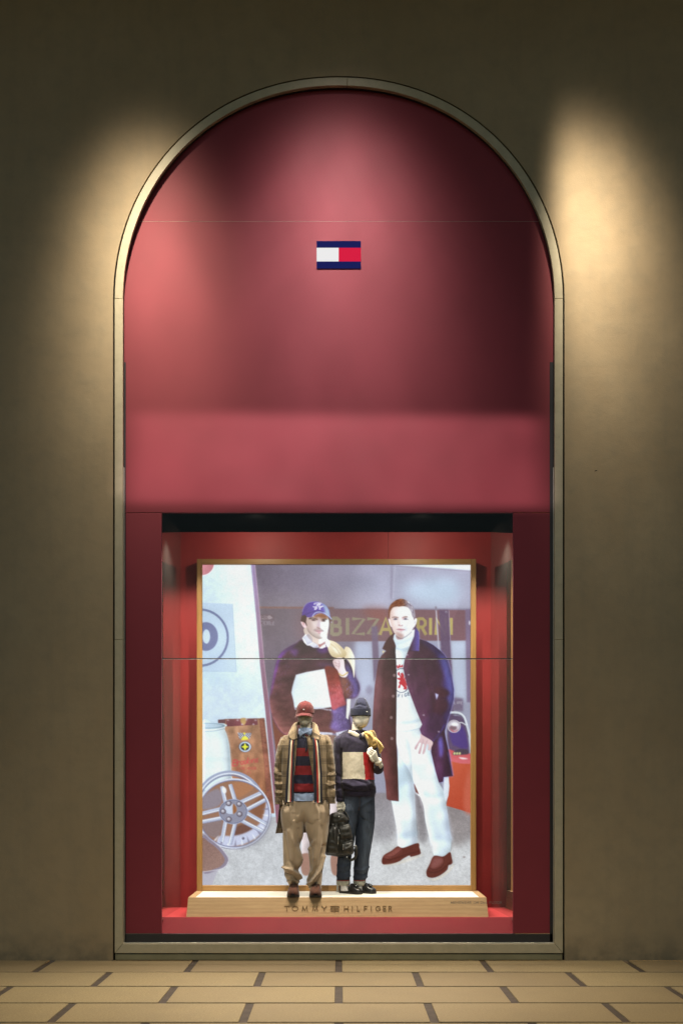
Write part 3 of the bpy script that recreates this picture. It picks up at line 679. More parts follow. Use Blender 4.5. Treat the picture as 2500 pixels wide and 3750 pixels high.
    pg('F', face, gx((204, 178, 172), (222, 202, 200), (1118, 2280), (1165, 2280)), 1); fm = full(smooth_pts(fr('F')(face)))
    pg('F', [(880, 810), (940, 850), (1160, 700), (1230, 760), (1200, 1000), (1120, 1300), (960, 1420), (880, 1320), (900, 1180), (960, 1120), (890, 1040), (870, 920)], (238, 248, 252), 1, 2, clip=fm)
    pg('F', [(620, 620), (820, 540), (1000, 530), (1160, 640), (1150, 720), (1000, 720), (820, 690), (700, 680)], (152, 92, 54), 1, 4, clip=fm)
    pg('F', [(770, 700), (860, 700), (880, 1020), (780, 1020), (740, 980), (800, 850)], (202, 176, 190), .9, 3, clip=fm)
    for p in ([(460, 720), (540, 680), (680, 700), (790, 750), (760, 770), (620, 715), (500, 745)], [(930, 750), (1000, 725), (1110, 730), (1130, 750), (1040, 765), (940, 775)]): pg('F', p, (72, 44, 38), 1, 1)
    pg('F', [(540, 760), (640, 740), (730, 780), (700, 800), (600, 795)], (132, 86, 90), 1, 1); ell('F', 640, 772, 50, 24, (58, 32, 34), 1, 1)
    pg('F', [(930, 785), (1010, 770), (1080, 800), (1040, 830), (950, 825)], (140, 100, 100), 1, 1); ell('F', 1005, 795, 46, 22, (66, 42, 44), 1, 1)
    pg('F', [(745, 1040), (790, 1020), (860, 1060), (900, 1070), (850, 1095), (790, 1060)], (164, 118, 116), 1, 1)
    pg('F', [(640, 1130), (760, 1085), (880, 1090), (1020, 1160), (1000, 1180), (880, 1120), (760, 1120), (660, 1160)], (140, 116, 116), .85, 2, clip=fm)
    pg('F', [(690, 1160), (780, 1120), (860, 1135), (1000, 1165), (880, 1180), (780, 1180)], (196, 146, 154), 1, 1); pg('F', [(740, 1190), (860, 1180), (960, 1180), (880, 1235), (800, 1230)], (226, 176, 188), 1, 1)
    line('F', [(690, 1165), (790, 1180), (870, 1172), (1000, 1168)], 1.3, (126, 78, 86), .95); ell('F', 850, 1252, 55, 22, (186, 126, 132), .8, 2)
    pg('F', [(400, 1020), (470, 1150), (620, 1310), (800, 1400), (960, 1400), (900, 1450), (760, 1440), (560, 1330), (420, 1160), (385, 1000)], (116, 92, 86), .85, 3, clip=fm)
    pg('F', [(470, 1180), (640, 1230), (760, 1280), (900, 1340), (800, 1420), (600, 1330)], (176, 160, 152), .7, 5, clip=fm)
    pg('F', [(400, 760), (520, 820), (600, 1000), (560, 1180), (470, 1140), (400, 980)], (190, 160, 152), .7, 6, clip=fm); pg('F', [(620, 820), (740, 850), (740, 960), (660, 1010)], (230, 214, 212), .7, 6, clip=fm)
    pg('F', [(700, 680), (800, 690), (790, 760), (730, 770)], (150, 108, 94), .7, 3, clip=fm); pg('F', [(880, 700), (940, 700), (930, 800), (890, 790)], (150, 108, 94), .6, 3, clip=fm)
    pg('F', [(240, 590), (390, 600), (395, 700), (370, 850), (405, 960), (390, 980), (330, 880), (230, 830), (185, 820), (195, 720)], (78, 44, 42), 1, 1)
    pg('F', [(1160, 680), (1250, 740), (1310, 800), (1290, 880), (1220, 880), (1190, 780)], (112, 78, 76), 1, 1); ell('F', 1285, 850, 26, 34, (214, 210, 232), .8, 1)
    cap = [(228, 610), (238, 470), (290, 320), (390, 190), (520, 130), (700, 108), (860, 130), (1020, 200), (1140, 310), (1210, 460), (1245, 640), (1300, 740), (1280, 755), (1180, 660), (1040, 570), (900, 520), (760, 550), (620, 640), (520, 670), (420, 670), (330, 595)]
    pg('F', cap, gx((88, 56, 148), (106, 84, 190), (1110, 2250), (1170, 2230)), 1, 0); cm = full(smooth_pts(fr('F')(cap)))
    pg('F', [(900, 140), (1040, 210), (1150, 320), (1215, 470), (1250, 650), (1180, 640), (1060, 560), (1040, 400), (980, 260)], (168, 196, 222), .95, 4, clip=cm)
    line('F', [(600, 640), (700, 520), (860, 480), (1040, 530), (1200, 640), (1290, 740)], 3, (196, 212, 240), .95, 0, True, cm); line('F', [(260, 600), (420, 540), (640, 470), (800, 440), (1000, 490)], 2.2, (64, 40, 112), .9, 1, True, cm)
    line('F', [(240, 470), (290, 320), (390, 190), (520, 130), (700, 108), (860, 130)], 2, (150, 146, 216), .8, 1, True)
    W = (240, 238, 250)
    for p in ([(680, 230), (670, 180), (760, 160), (900, 165), (930, 180)], [(860, 165), (790, 250), (700, 300), (640, 300), (630, 275)], [(730, 230), (830, 200), (900, 215)], [(880, 220), (800, 310), (710, 390), (680, 380), (720, 330), (830, 310), (960, 270), (985, 290)], [(960, 275), (880, 330), (850, 380), (900, 375)]): line('F', p, 3, W)
    # --- second man ------------------------------------------------------------
    ct = (86, 50, 60)
    # legs
    pg('C', [(1010, 735), (1070, 735), (1082, 850), (1068, 980), (1036, 1065), (1005, 935)], (214, 220, 230), 1, 0, False); pg('C', [(618, 900), (700, 900), (720, 1000), (640, 955)], (210, 216, 226), 1, 1, False); pg('C', [(615, 820), (700, 850), (690, 965), (640, 930)], (112, 62, 54), 1, 1, False)
    pg('C', [(420, 140), (560, 300), (600, 700), (625, 950), (640, 1200), (655, 1400), (664, 1595), (600, 1625), (475, 1662), (410, 1640), (405, 1480), (370, 1290), (330, 1080), (298, 930), (290, 830), (400, 600)], gx((196, 218, 232), (224, 238, 246), (1440, 2900), (1510, 2950)), 1, 0)
    pg('C', [(560, 800), (620, 850), (655, 1400), (660, 1590), (590, 1610), (600, 1200)], (196, 204, 222), .6, 5)
    pg('C', [(390, 60), (690, 60), (760, 200), (850, 330), (905, 650), (945, 805), (1000, 905), (1035, 1075), (1060, 1220), (1085, 1400), (1106, 1550), (1088, 1715), (1000, 1772), (885, 1765), (865, 1640), (825, 1540), (770, 1320), (745, 1120), (690, 970), (600, 760), (500, 540), (410, 380)], gx((232, 244, 250), (216, 232, 242), (1480, 2700), (1620, 3000)), 1, 0)
    pm = full(smooth_pts(fr('C')([(390, 60), (690, 60), (850, 330), (1000, 905), (1106, 1550), (1088, 1715), (885, 1765), (770, 1320), (600, 760), (410, 380)])))
    for p, c, a in (([(740, 920), (860, 960), (990, 930), (1000, 980), (880, 1010), (760, 990)], (190, 212, 226), .7), ([(1030, 1080), (1090, 1420), (1105, 1560), (1050, 1540), (1030, 1300)], (196, 206, 236), .7), ([(830, 1520), (960, 1480), (1100, 1520), (1090, 1580), (950, 1560), (860, 1590)], (198, 214, 230), .8),
                    ([(410, 1480), (520, 1450), (640, 1430), (650, 1500), (540, 1530), (430, 1560)], (194, 212, 230), .8), ([(420, 380), (470, 420), (600, 720), (560, 740), (480, 560)], (186, 202, 218), .7), ([(760, 1000), (900, 1030), (1000, 1000), (990, 1060), (850, 1090)], (240, 248, 252), .8), ([(700, 200), (840, 340), (880, 560), (800, 500)], (206, 222, 236), .6)):
        pg('C', p, c, a, 6)
    line('C', [(400, 300), (440, 400), (480, 500), (570, 690), (620, 830)], 2.4, (178, 196, 212), .8, 1); line('C', [(420, 150), (470, 180), (480, 330)], 1.6, (200, 214, 226), .8, 1)
    for f0 in (1640, 1745): pass
    pml = full(smooth_pts(fr('C')([(420, 140), (560, 300), (600, 700), (640, 1200), (664, 1595), (475, 1662), (410, 1640), (370, 1290), (290, 830), (400, 600)])))
    for q_ in (pm, pml): relief(q_, 14, .30, -8, 0); folds(q_, .13, 60, 34, 71, .5); folds(q_, .07, 24, 60, 72, -.2)
    # shoes
    sh = (112, 54, 44)
    pg('C', [(405, 1640), (475, 1660), (665, 1597), (690, 1660), (705, 1710), (695, 1745), (580, 1778), (560, 1760), (480, 1800), (430, 1835), (330, 1870), (230, 1880), (198, 1850), (205, 1790), (240, 1745), (320, 1700)], sh, 1)
    pg('C', [(225, 1770), (300, 1730), (400, 1660), (460, 1670), (430, 1720), (330, 1780), (260, 1800)], (160, 92, 84), .8, 4); line('C', [(210, 1800), (320, 1815), (480, 1760), (570, 1735), (695, 1705)], 2.2, (80, 34, 30), .8, 1)
    line('C', [(250, 1775), (330, 1775), (400, 1735), (470, 1670)], 1.6, (84, 38, 34), .8, 0)
    pg('C', [(880, 1765), (1000, 1772), (1088, 1715), (1110, 1780), (1122, 1850), (1100, 1880), (1070, 1890), (1050, 1950), (960, 2020), (870, 2052), (800, 2040), (780, 2000), (785, 1950), (820, 1880)], sh, 1)
    pg('C', [(830, 1900), (880, 1790), (980, 1790), (1000, 1840), (930, 1910), (850, 1930)], (158, 96, 92), .8, 5); line('C', [(785, 1960), (860, 1985), (960, 1960), (1060, 1880), (1110, 1830)], 2.4, (80, 34, 30), .8, 1)
    line('C', [(820, 1920), (880, 1945), (960, 1920), (1010, 1850), (1005, 1775)], 1.6, (84, 38, 34), .8, 0)
    pg('C', [(790, 2050), (900, 2065), (1060, 1960), (1130, 1880), (1140, 1890), (1060, 1990), (900, 2085)], (228, 214, 190), .7, 2); pg('C', [(200, 1885), (420, 1850), (500, 1810), (720, 1750), (720, 1765), (440, 1870)], (225, 214, 196), .6, 2)
    # coat back and left panel
    left = [(365, 585), (290, 650), (240, 720), (205, 800), (255, 828), (195, 885), (152, 965), (128, 1120), (105, 1290), (92, 1480), (80, 1700), (74, 1960), (85, 2080), (200, 2290), (245, 2540), (262, 2765), (300, 2785), (420, 2797), (408, 2400), (388, 1990), (390, 1500), (395, 1180), (385, 960), (378, 850), (380, 760), (345, 660)]
    pg('B', left, gx(ct, (104, 58, 58), (1400, 2350), (1420, 2850)), 1, 0, False); lm = full(fr('B')(left))
    pg('B', [(150, 965), (190, 900), (240, 900), (200, 1100), (180, 1500), (170, 1960), (80, 1960), (95, 1500)], (112, 72, 80), .6, 6, clip=lm); line('B', [(230, 960), (215, 1400), (212, 1960)], 5, (82, 46, 52), .6, 3, True, lm)
    right = [(575, 745), (540, 830), (495, 950), (478, 1050), (500, 1170), (530, 1290), (575, 1410), (650, 1610), (725, 1790), (692, 1850), (720, 1930), (790, 2000), (862, 2016), (845, 2100), (842, 2150), (900, 2400), (945, 2552), (1000, 2540), (1006, 2480), (1128, 2466), (1100, 2300), (1080, 2180), (1030, 1950), (1020, 1880), (1060, 1720), (1100, 1600), (1136, 1460), (1140, 1330), (1115, 1180), (1088, 1060), (1055, 950), (1015, 880), (960, 822), (870, 750), (780, 700), (688, 672), (682, 580), (655, 535), (625, 510), (620, 640)]
    pg('B', [(v[0]+7 if v[0] > 900 else v[0], v[1]) for v in right], (150, 150, 236), .8, 3, False)
    pg('B', right, gx((88, 52, 72), (80, 44, 76), (1500, 2400), (1560, 2760)), 1, 0, False); rm = full(fr('B')(right))
    pg('B', [(690, 680), (790, 702), (960, 822), (1050, 940), (1110, 1160), (1142, 1330), (1136, 1460), (1090, 1640), (1040, 1800), (1000, 1860), (1010, 1700), (1050, 1600), (1060, 1440), (1000, 1300), (1010, 1150), (960, 980), (900, 850), (780, 740)], (96, 76, 172), .85, 9, clip=rm)
    pg('B', [(960, 880), (1040, 940), (1100, 1150), (1138, 1340), (1130, 1460), (1080, 1600), (1070, 1450), (1060, 1300), (1030, 1150)], (132, 128, 232), .9, 7, clip=rm)
    pg('B', [(880, 1320), (960, 1300), (1070, 1350), (1080, 1400), (1000, 1440), (930, 1400)], (90, 48, 62), .9, 5, clip=rm); pg('B', [(900, 1480), (1000, 1450), (1070, 1510), (1050, 1600), (950, 1660), (880, 1620)], (92, 50, 70), .9, 6, clip=rm)
    line('B', [(755, 960), (790, 1200), (850, 1400), (890, 1600), (870, 1640)], 6, (76, 40, 52), .75, 4, True, rm); line('B', [(850, 1100), (870, 1250), (895, 1360)], 4, (80, 44, 60), .6, 3, True, rm)
    pg('B', [(895, 1380), (940, 1400), (912, 1470)], (196, 196, 240), 1, 1, False)
    pg('B', [(695, 1850), (780, 1700), (870, 1640), (1000, 1700), (1030, 1780), (920, 1980), (862, 2016), (780, 1990)], (88, 52, 92), .7, 6, clip=rm); line('B', [(1020, 1790), (960, 1900), (865, 2014)], 4, (110, 92, 200), .9, 2, True, rm)
    pg('B', [(925, 1955), (980, 1950), (1000, 2100), (985, 2200), (960, 2210), (945, 2080)], (118, 104, 212), .9, 5, clip=rm); line('B', [(1060, 2150), (1095, 2300), (1125, 2450)], 4, (140, 130, 220), .8, 2, True, rm)
    pg('B', [(860, 2016), (1000, 1870), (960, 1960), (900, 2100), (910, 2380), (850, 2180)], (70, 40, 60), .7, 4, clip=rm)
    line('B', [(530, 900), (620, 1150), (640, 1400)], 3, (120, 84, 100), .35, 3, True, rm)
    for q_ in (lm, rm): relief(q_, 18, .5, -9, 4); folds(q_, .26, 34, 120, 81, .2); folds(q_, .12, 12, 20, 82)
    # sweater
    sw = [(350, 660), (380, 760), (378, 850), (388, 960), (398, 1180), (392, 1500), (388, 1880), (500, 1880), (640, 1855), (700, 1835), (725, 1790), (650, 1610), (575, 1410), (530, 1290), (500, 1170), (478, 1050), (495, 950), (540, 830), (585, 740), (625, 640), (635, 560), (560, 620), (450, 670)]
    pg('B', sw, gx((220, 236, 246), (236, 246, 252), (1440, 2350), (1520, 2600)), 1, 0, False); sm_ = full(fr('B')(sw))
    pg('B', [(385, 1750), (560, 1745), (720, 1700), (730, 1740), (560, 1785), (385, 1790)], (196, 214, 226), .8, 3, clip=sm_); line('B', [(388, 1880), (520, 1880), (640, 1855), (705, 1832)], 2.4, (176, 194, 206), .9, 1)
    pg('B', [(380, 760), (450, 810), (540, 780), (560, 790), (540, 830), (440, 830), (378, 800)], (190, 210, 226), .8, 3, clip=sm_)
    pg('B', [(388, 1400), (450, 1480), (440, 1700), (388, 1740)], (206, 222, 236), .7, 6, clip=sm_)
    relief(sm_, 14, .22, -8, 0); folds(sm_, .10, 50, 40, 91, .5)
    # crest
    rd, nv = (206, 48, 62), (48, 48, 84)
    pg('B', [(392, 1020), (405, 1010), (410, 1035), (425, 1005), (437, 1000), (440, 1030), (460, 1010), (472, 1008), (475, 1040), (440, 1042), (400, 1062)], rd, 1, 0, False, 0, sm_)
    ringl('B', 455, 1215, 112, 157, 2.2, nv, 1, 0, 360, 0, 0, sm_)
    pg('B', [(405, 1115), (430, 1100), (432, 1140), (455, 1160), (440, 1125), (470, 1110), (490, 1150), (485, 1190), (500, 1230), (535, 1262), (525, 1290), (500, 1260), (530, 1310), (515, 1335), (475, 1330), (490, 1310), (465, 1280), (445, 1265), (440, 1310), (410, 1318), (415, 1285), (430, 1270), (420, 1240), (440, 1215), (405, 1200), (400, 1180), (440, 1180), (430, 1150), (408, 1145)], rd, 1, 0, False, 0, sm_)
    ell('B', 510, 1205, 20, 34, rd, 1, 0, -.2, sm_); ell('B', 514, 1205, 10, 24, (232, 240, 248), 1, 0, -.2, sm_)
    for k, ch in enumerate('LFIGE'): glyph('B', ch, 372+41*k, [1392, 1396, 1398, 1386, 1370][k], 27 if ch != 'I' else 20, 40, 2.1, nv, 1, 0, -4, sm_)
    # buttons
    for (x, y) in ((362, 1148), (348, 1420), (322, 1700), (330, 1975)): ell('B', x, y, 17, 18, (176, 150, 150), .9, 1); ell('B', x, y, 7, 7, (110, 74, 80), 1)
    for (x, y) in ((533, 880), (548, 1140), (745, 1668), (942, 1885)): ell('B', x, y, 12, 8, (206, 196, 214), .9, 1)
    pg('B', [(208, 822), (240, 832), (208, 862)], (226, 206, 160), 1, 0, False)
    # hand on the hip
    hand = [(705, 165), (740, 190), (862, 270), (845, 345), (830, 382), (800, 375), (808, 330), (790, 300), (765, 400), (740, 435), (728, 420), (750, 320), (735, 300), (705, 420), (680, 428), (676, 405), (710, 300), (690, 290), (650, 370), (630, 368), (628, 345), (680, 260), (700, 220)]
    pg('C', hand, gx((206, 166, 172), (232, 204, 206), (1520, 2740), (1575, 2700)), 1, 0); line('C', [(795, 250), (770, 300)], 2, (170, 126, 140), .7, 1, False); line('C', [(740, 240), (730, 300)], 2, (170, 126, 140), .7, 1, False)
    # head, second man (G)
    pg('G', [(355, 1560), (370, 1460), (450, 1380), (700, 1500), (1060, 1240), (1150, 1230), (1140, 1350), (1040, 1600), (940, 1840), (700, 1910), (480, 1870), (440, 1720)], gx((214, 232, 246), (242, 248, 252), (1440, 2350), (1510, 2330)), 1)
    line('G', [(440, 1720), (600, 1690), (800, 1640), (1060, 1500)], 5, (194, 214, 232), .8, 3); line('G', [(470, 1900), (700, 1920), (930, 1830)], 2.6, (174, 194, 214), .9, 1)
    pg('G', [(455, 1400), (520, 1430), (720, 1500), (700, 1550), (600, 1575), (500, 1550)], (184, 138, 138), 1, 2)
    pg('G', [(195, 850), (215, 825), (250, 850), (300, 1000), (310, 1120), (270, 1090), (225, 980)], (244, 226, 226), 1); pg('G', [(1150, 820), (1205, 810), (1220, 870), (1190, 1000), (1120, 1120), (1080, 1130), (1090, 960)], (246, 244, 250), 1)
    pg('G', [(1130, 930), (1175, 900), (1160, 960), (1120, 1020)], (190, 186, 200), .9, 1)
    face = [(245, 720), (262, 540), (360, 420), (480, 385), (700, 370), (900, 420), (1010, 560), (1050, 720), (1100, 800), (1110, 960), (1085, 1150), (1000, 1320), (860, 1440), (720, 1510), (620, 1510), (500, 1440), (400, 1320), (320, 1130), (260, 900)]
    pg('G', face, gx((232, 206, 200), (244, 244, 246), (1424, 2270), (1490, 2270)), 1); fm = full(smooth_pts(fr('G')(face)))
    pg('G', [(470, 1300), (700, 1380), (740, 1460), (720, 1510), (620, 1520), (500, 1440)], (190, 146, 140), .85, 4, clip=fm); line('G', [(470, 1430), (600, 1520), (720, 1515), (860, 1440), (1040, 1290)], 1.8, (96, 84, 92), .85, 1)
    pg('G', [(720, 880), (780, 1000), (900, 1100), (860, 1260), (740, 1250), (760, 1100)], (214, 222, 230), .8, 6, clip=fm)
    for p in ([(320, 765), (420, 745), (550, 770), (540, 800), (420, 780), (340, 800)], [(700, 770), (800, 735), (890, 745), (880, 775), (790, 780), (710, 800)]): pg('G', p, (138, 92, 84), .95, 1)
    pg('G', [(680, 790), (760, 770), (750, 830), (700, 850)], (214, 150, 158), .8, 3)
    pg('G', [(350, 850), (440, 805), (545, 840), (500, 860), (400, 865)], (132, 112, 128), 1, 1); ell('G', 452, 834, 40, 24, (64, 58, 84), 1, 1); pg('G', [(720, 850), (800, 805), (930, 850), (850, 855)], (132, 116, 132), 1, 1); ell('G', 808, 832, 40, 24, (64, 58, 84), 1, 1)
    pg('G', [(545, 1060), (580, 1030), (640, 1070), (700, 1060), (720, 1050), (680, 1085), (620, 1090)], (190, 128, 130), 1, 1); ell('G', 570, 1055, 18, 12, (120, 70, 74), .9, 1); ell('G', 684, 1062, 20, 11, (104, 70, 78), .9, 1)
    line('G', [(540, 830), (570, 930), (545, 1040)], 3, (226, 206, 208), .7, 2)
    pg('G', [(480, 1215), (560, 1180), (650, 1185), (800, 1215), (660, 1225)], (200, 128, 138), 1, 1); pg('G', [(530, 1220), (660, 1222), (760, 1220), (680, 1265), (590, 1260)], (232, 176, 190), 1, 1); line('G', [(480, 1216), (600, 1212), (660, 1218), (800, 1216)], 1.4, (140, 78, 92), .95)
    ell('G', 650, 1282, 52, 16, (196, 166, 164), .7, 2); ell('G', 830, 1225, 22, 40, (190, 184, 190), .6, 3); ell('G', 610, 1120, 90, 22, (214, 206, 208), .6, 3)
    pg('G', [(262, 560), (330, 470), (340, 700), (330, 900), (380, 1150), (470, 1330), (400, 1320), (310, 1100), (255, 880)], (214, 176, 166), .75, 6, clip=fm)
    pg('G', [(560, 860), (600, 1000), (560, 1050), (520, 960)], (222, 190, 184), .7, 5, clip=fm); pg('G', [(430, 1060), (500, 1180), (470, 1280), (420, 1180)], (222, 192, 186), .7, 5, clip=fm)
    pg('G', [(980, 620), (1060, 760), (1090, 980), (1060, 1180), (1000, 1250), (1010, 950)], (224, 224, 234), .7, 6, clip=fm)
    hair = [(205, 760), (205, 560), (220, 430), (280, 310), (380, 220), (480, 150), (620, 110), (720, 115), (820, 150), (920, 210), (1030, 320), (1110, 450), (1150, 600), (1160, 760), (1110, 800), (1050, 700), (1000, 560), (900, 420), (740, 370), (600, 385), (480, 385), (360, 420), (280, 520), (250, 640), (240, 760)]
    pg('G', hair, gx((132, 70, 40), (168, 156, 172), (1466, 2210), (1494, 2206)), 1, 1); hm = full(smooth_pts(fr('G')(hair)))
    r = np.random.RandomState(9)
    for k in range(120):
        x = 240+860*r.rand(); y = 140+500*r.rand()
        if x < 740: c = (172, 108, 68) if r.rand() < .5 else (104, 52, 32); p = [(x, y), (x+40, y-30-20*r.rand()), (x+90, y-40)]
        else: c = (238, 240, 250) if r.rand() < .55 else (84, 68, 92); p = [(x, y), (x+20+20*r.rand(), y+30), (x+30, y+60)]
        line('G', p, 1.6, c, .75, 0, True, hm)
    # collar of the coat over the shoulders
    pg('B', [(575, 745), (620, 640), (632, 520), (655, 535), (682, 580), (688, 672), (680, 830), (600, 832), (545, 825)], gx((86, 52, 76), (104, 88, 184), (1500, 0), (1530, 0)), 1, 1, False); line('B', [(682, 580), (688, 680), (682, 830)], 1.8, (150, 140, 220), .8, 0, False); line('B', [(545, 828), (680, 832)], 1.6, (66, 36, 48), .8, 0, False)
    pg('B', [(362, 590), (290, 650), (240, 720), (205, 800), (290, 826), (350, 790), (382, 770), (348, 670)], (84, 48, 50), .9, 1, False)
    folds(np.clip((_YS-2066)/20, 0, 1)*np.clip((2900-_YS)/20, 0, 1), .07, 120, 90, 101, .3)
    sf = np.stack([boxblur(CAN[..., c], 1) for c in range(3)], -1); np.copyto(CAN, CAN*.45+sf*.55)
    # print bloom, grain
    bl = np.stack([boxblur(CAN[..., c], 9) for c in range(3)], -1)
    lum = bl.mean(-1, keepdims=True)
    np.copyto(CAN, CAN + np.clip(lum-.62, 0, 1)*.22*np.array([.82, .95, 1.15], np.float32))
    wsh = np.array([.50, .47, .62], np.float32)
    np.copyto(CAN, np.clip((CAN-.5)*1.12+.485, 0, 1)*.985+wsh*.015)
    CAN[...] += ((_prng.rand(PH, PW, 1)-.5)*.045 + (vnoise(PH, PW, 2, 77)[..., None]-.5)*.05).astype(np.float32)
    lm_ = CAN.mean(-1, keepdims=True); np.copyto(CAN, lm_+(CAN-lm_)*.86)
    np.clip(CAN, 0, 1, out=CAN)
    return CAN
# ---------------------------------------------------------------------------
# materials of the setting
# ---------------------------------------------------------------------------
def m_plaster():
    s = NT('plaster'); co = s.coord()
    a = s.noise(co, .7, 5, .6); b = s.noise(co, 6, 4, .6); g = s.noise(co, 140, 2)
    st = s.noise(s.coord('Object', (3.0, 1, .25)), 3, 4, .6)
    c = s.mix(s.ramp(a, .3, .7), (.335, .252, .16), (.395, .307, .202)); c = s.mix(s.math('MULTIPLY', s.ramp(b, .45, .8), .4), c, (.235, .205, .15))
    c = s.mix(s.math('MULTIPLY', s.ramp(st, .5, .8), .22), c, (.22, .195, .145))
    z = s.sep(co)[2]; dirt = s.math('MULTIPLY', s.ramp(z, .28, 0.0), s.ramp(b, .3, .6)); c = s.mix(s.math('MULTIPLY', dirt, .6), c, (.12, .105, .08))
    h = s.math('ADD', s.math('MULTIPLY', g, .5), s.math('MULTIPLY', b, 1.2))
    s.bsdf(c, .72, .35, 0, s.bump(h, .4, .008)); return s.m
def m_trim():
    s = NT('painted_stone_trim'); co = s.coord(); b = s.noise(co, 9, 5, .65); g = s.noise(co, 160, 2)
    c = s.mix(s.ramp(b, .35, .7), (.43, .38, .28), (.50, .445, .33)); c = s.mix(s.math('MULTIPLY', s.ramp(s.noise(co, 30, 4, .7), .62, .72), .45), c, (.28, .24, .17))
    s.bsdf(c, .5, .4, 0, s.bump(g, .12, .003)); return s.m
def m_fascia():
    s = NT('red_lacquer_panel'); co = s.coord(); b = s.noise(co, 1.6, 5, .6); k = s.noise(s.coord('Object', (1, 1, 14)), 8, 3)
    c = s.mix(s.ramp(b, .3, .7), (.205, .013, .032), (.232, .016, .038)); c = s.mix(s.math('MULTIPLY', s.ramp(k, .4, .7), .15), c, (.20, .024, .03))
    x, y, z = s.sep(co)      # fine perforation of the panels
    px = s.math('SINE', s.math('MULTIPLY', x, 2*math.pi/.016)); pz = s.math('SINE', s.math('MULTIPLY', z, 2*math.pi/.016))
    d = s.math('GREATER_THAN', s.math('MULTIPLY', px, pz), .35)
    c = s.mix(s.math('MULTIPLY', d, .16), c, (.12, .012, .016))
    s.bsdf(c, s.math('ADD', .54, s.math('MULTIPLY', b, .1)), .25, 0, s.bump(s.noise(co, 5, 3), .05, .01), Coat_Weight=.85, Coat_Roughness=.9); return s.m
def m_tile():
    s = NT('floor_tile_stone'); co = s.coord(); rnd = s.n('ShaderNodeObjectInfo').outputs['Random']
    a = s.noise(s.coord('Object', (1, 1.6, 1)), 60, 4, .8); b = s.noise(co, 5, 4, .6); f = s.noise(co, 320, 2)
    c = s.mix(s.ramp(a, .3, .7), (.23, .172, .088), (.52, .41, .235)); c = s.mix(s.math('MULTIPLY', s.ramp(b, .4, .75), .35), c, (.30, .24, .15))
    c = s.mix(s.math('MULTIPLY', rnd, .75), c, (.24, .18, .11)); wo = s.noise(s.n('ShaderNodeNewGeometry').outputs['Position'], .9, 5, .65); c = s.mix(s.math('MULTIPLY', s.ramp(wo, .45, .75), .4), c, (.20, .155, .10)); sp_ = s.noise(s.n('ShaderNodeNewGeometry').outputs['Position'], 26, 3, .7); c = s.mix(s.math('MULTIPLY', s.ramp(sp_, .66, .74), .5), c, (.13, .10, .07))
    s.bsdf(c, .55, .4, 0, s.bump(s.math('ADD', a, f), .5, .004)); return s.m
def m_wood(name, c0, c1, axis='x', rough=.4):
    s = NT(name); sc_ = {'x': (.9, 14, 14), 'z': (14, 14, .9)}[axis]
    co = s.coord('Object', sc_); a = s.noise(co, 3.0, 6, .65); b = s.noise(s.coord('Object', tuple(v*6 for v in sc_)), 3, 3, .6)
    w = s.n('ShaderNodeTexWave'); w.bands_direction = 'Z' if axis == 'x' else 'X'; s.t.links.new(s.coord('Object', {'x': (.12, 1, 1), 'z': (1, 1, .12)}[axis]), w.inputs[0]); w.inputs['Scale'].default_value = 9; w.inputs['Distortion'].default_value = 5; w.inputs['Detail'].default_value = 3
    f = s.math('ADD', s.math('MULTIPLY', s.ramp(a, .3, .7), .55), s.math('MULTIPLY', w.outputs['Fac'], .35))
    c = s.mix(f, c0, c1); c = s.mix(s.math('MULTIPLY', s.ramp(b, .5, .7), .25), c, tuple(v*.55 for v in c0))
    s.bsdf(c, rough, .4, 0, s.bump(b, .1, .001)); return s.m
def m_mirror():
    s = NT('mirror_panel'); g = s.n('ShaderNodeBsdfGlossy'); g.inputs['Color'].default_value = (.84, .80, .79, 1); g.inputs['Roughness'].default_value = .015
    d = s.n('ShaderNodeBsdfDiffuse'); d.inputs['Color'].default_value = (.30, .27, .25, 1); mx = s.n('ShaderNodeMixShader')
    f = s.math('ADD', .04, s.math('MULTIPLY', s.noise(s.coord(), 40, 4), .06)); s.t.links.new(f, mx.inputs[0]); s.t.links.new(g.outputs[0], mx.inputs[1]); s.t.links.new(d.outputs[0], mx.inputs[2]); s.t.links.new(mx.outputs[0], s.out.inputs[0]); return s.m
def m_glass():
    s = NT('window_glass'); t = s.n('ShaderNodeBsdfTransparent'); t.inputs[0].default_value = (.965, .975, .97, 1); g = s.n('ShaderNodeBsdfGlossy'); g.inputs['Roughness'].default_value = .01
    lw = s.n('ShaderNodeLayerWeight'); lw.inputs[0].default_value = .5; f = s.math('ADD', .010, s.math('MULTIPLY', s.math('POWER', lw.outputs['Facing'], 4.0), .8)); mx = s.n('ShaderNodeMixShader'); s.t.links.new(f, mx.inputs[0]); s.t.links.new(t.outputs[0], mx.inputs[1]); s.t.links.new(g.outputs[0], mx.inputs[2]); s.t.links.new(mx.outputs[0], s.out.inputs[0]); return s.m
MT = {}
MT['plaster'] = m_plaster(); MT['trim'] = m_trim(); MT['fascia'] = m_fascia(); MT['tile'] = m_tile(); MT['mirror'] = m_mirror(); MT['glass'] = m_glass()
MT['plinth'] = plain('plinth_paint', (.23, .215, .14), .55, .4, .12, 5, .1, 90)
MT['grout'] = plain('brown_joint_stone', (.085, .066, .056), .7, .3, .2, 12, .2, 160)
MT['gap'] = plain('dark_gap', (.012, .011, .010), .9, .1, .1, 5, 0)
MT['navyframe'] = plain('navy_steel_frame', (.020, .019, .026), .45, .5, .1, 4, .05, 60)
MT['black'] = plain('matt_black_ceiling', (.003, .003, .003), 1.0, 0.0, .1, 5, 0)
MT['redwall'] = plain('red_back_wall', (.36, .030, .030), .55, .4, .10, 3, .12, 220)
MT['apron'] = plain('deep_red_apron', (.19, .012, .020), .6, .25, .1, 3, .08, 200)
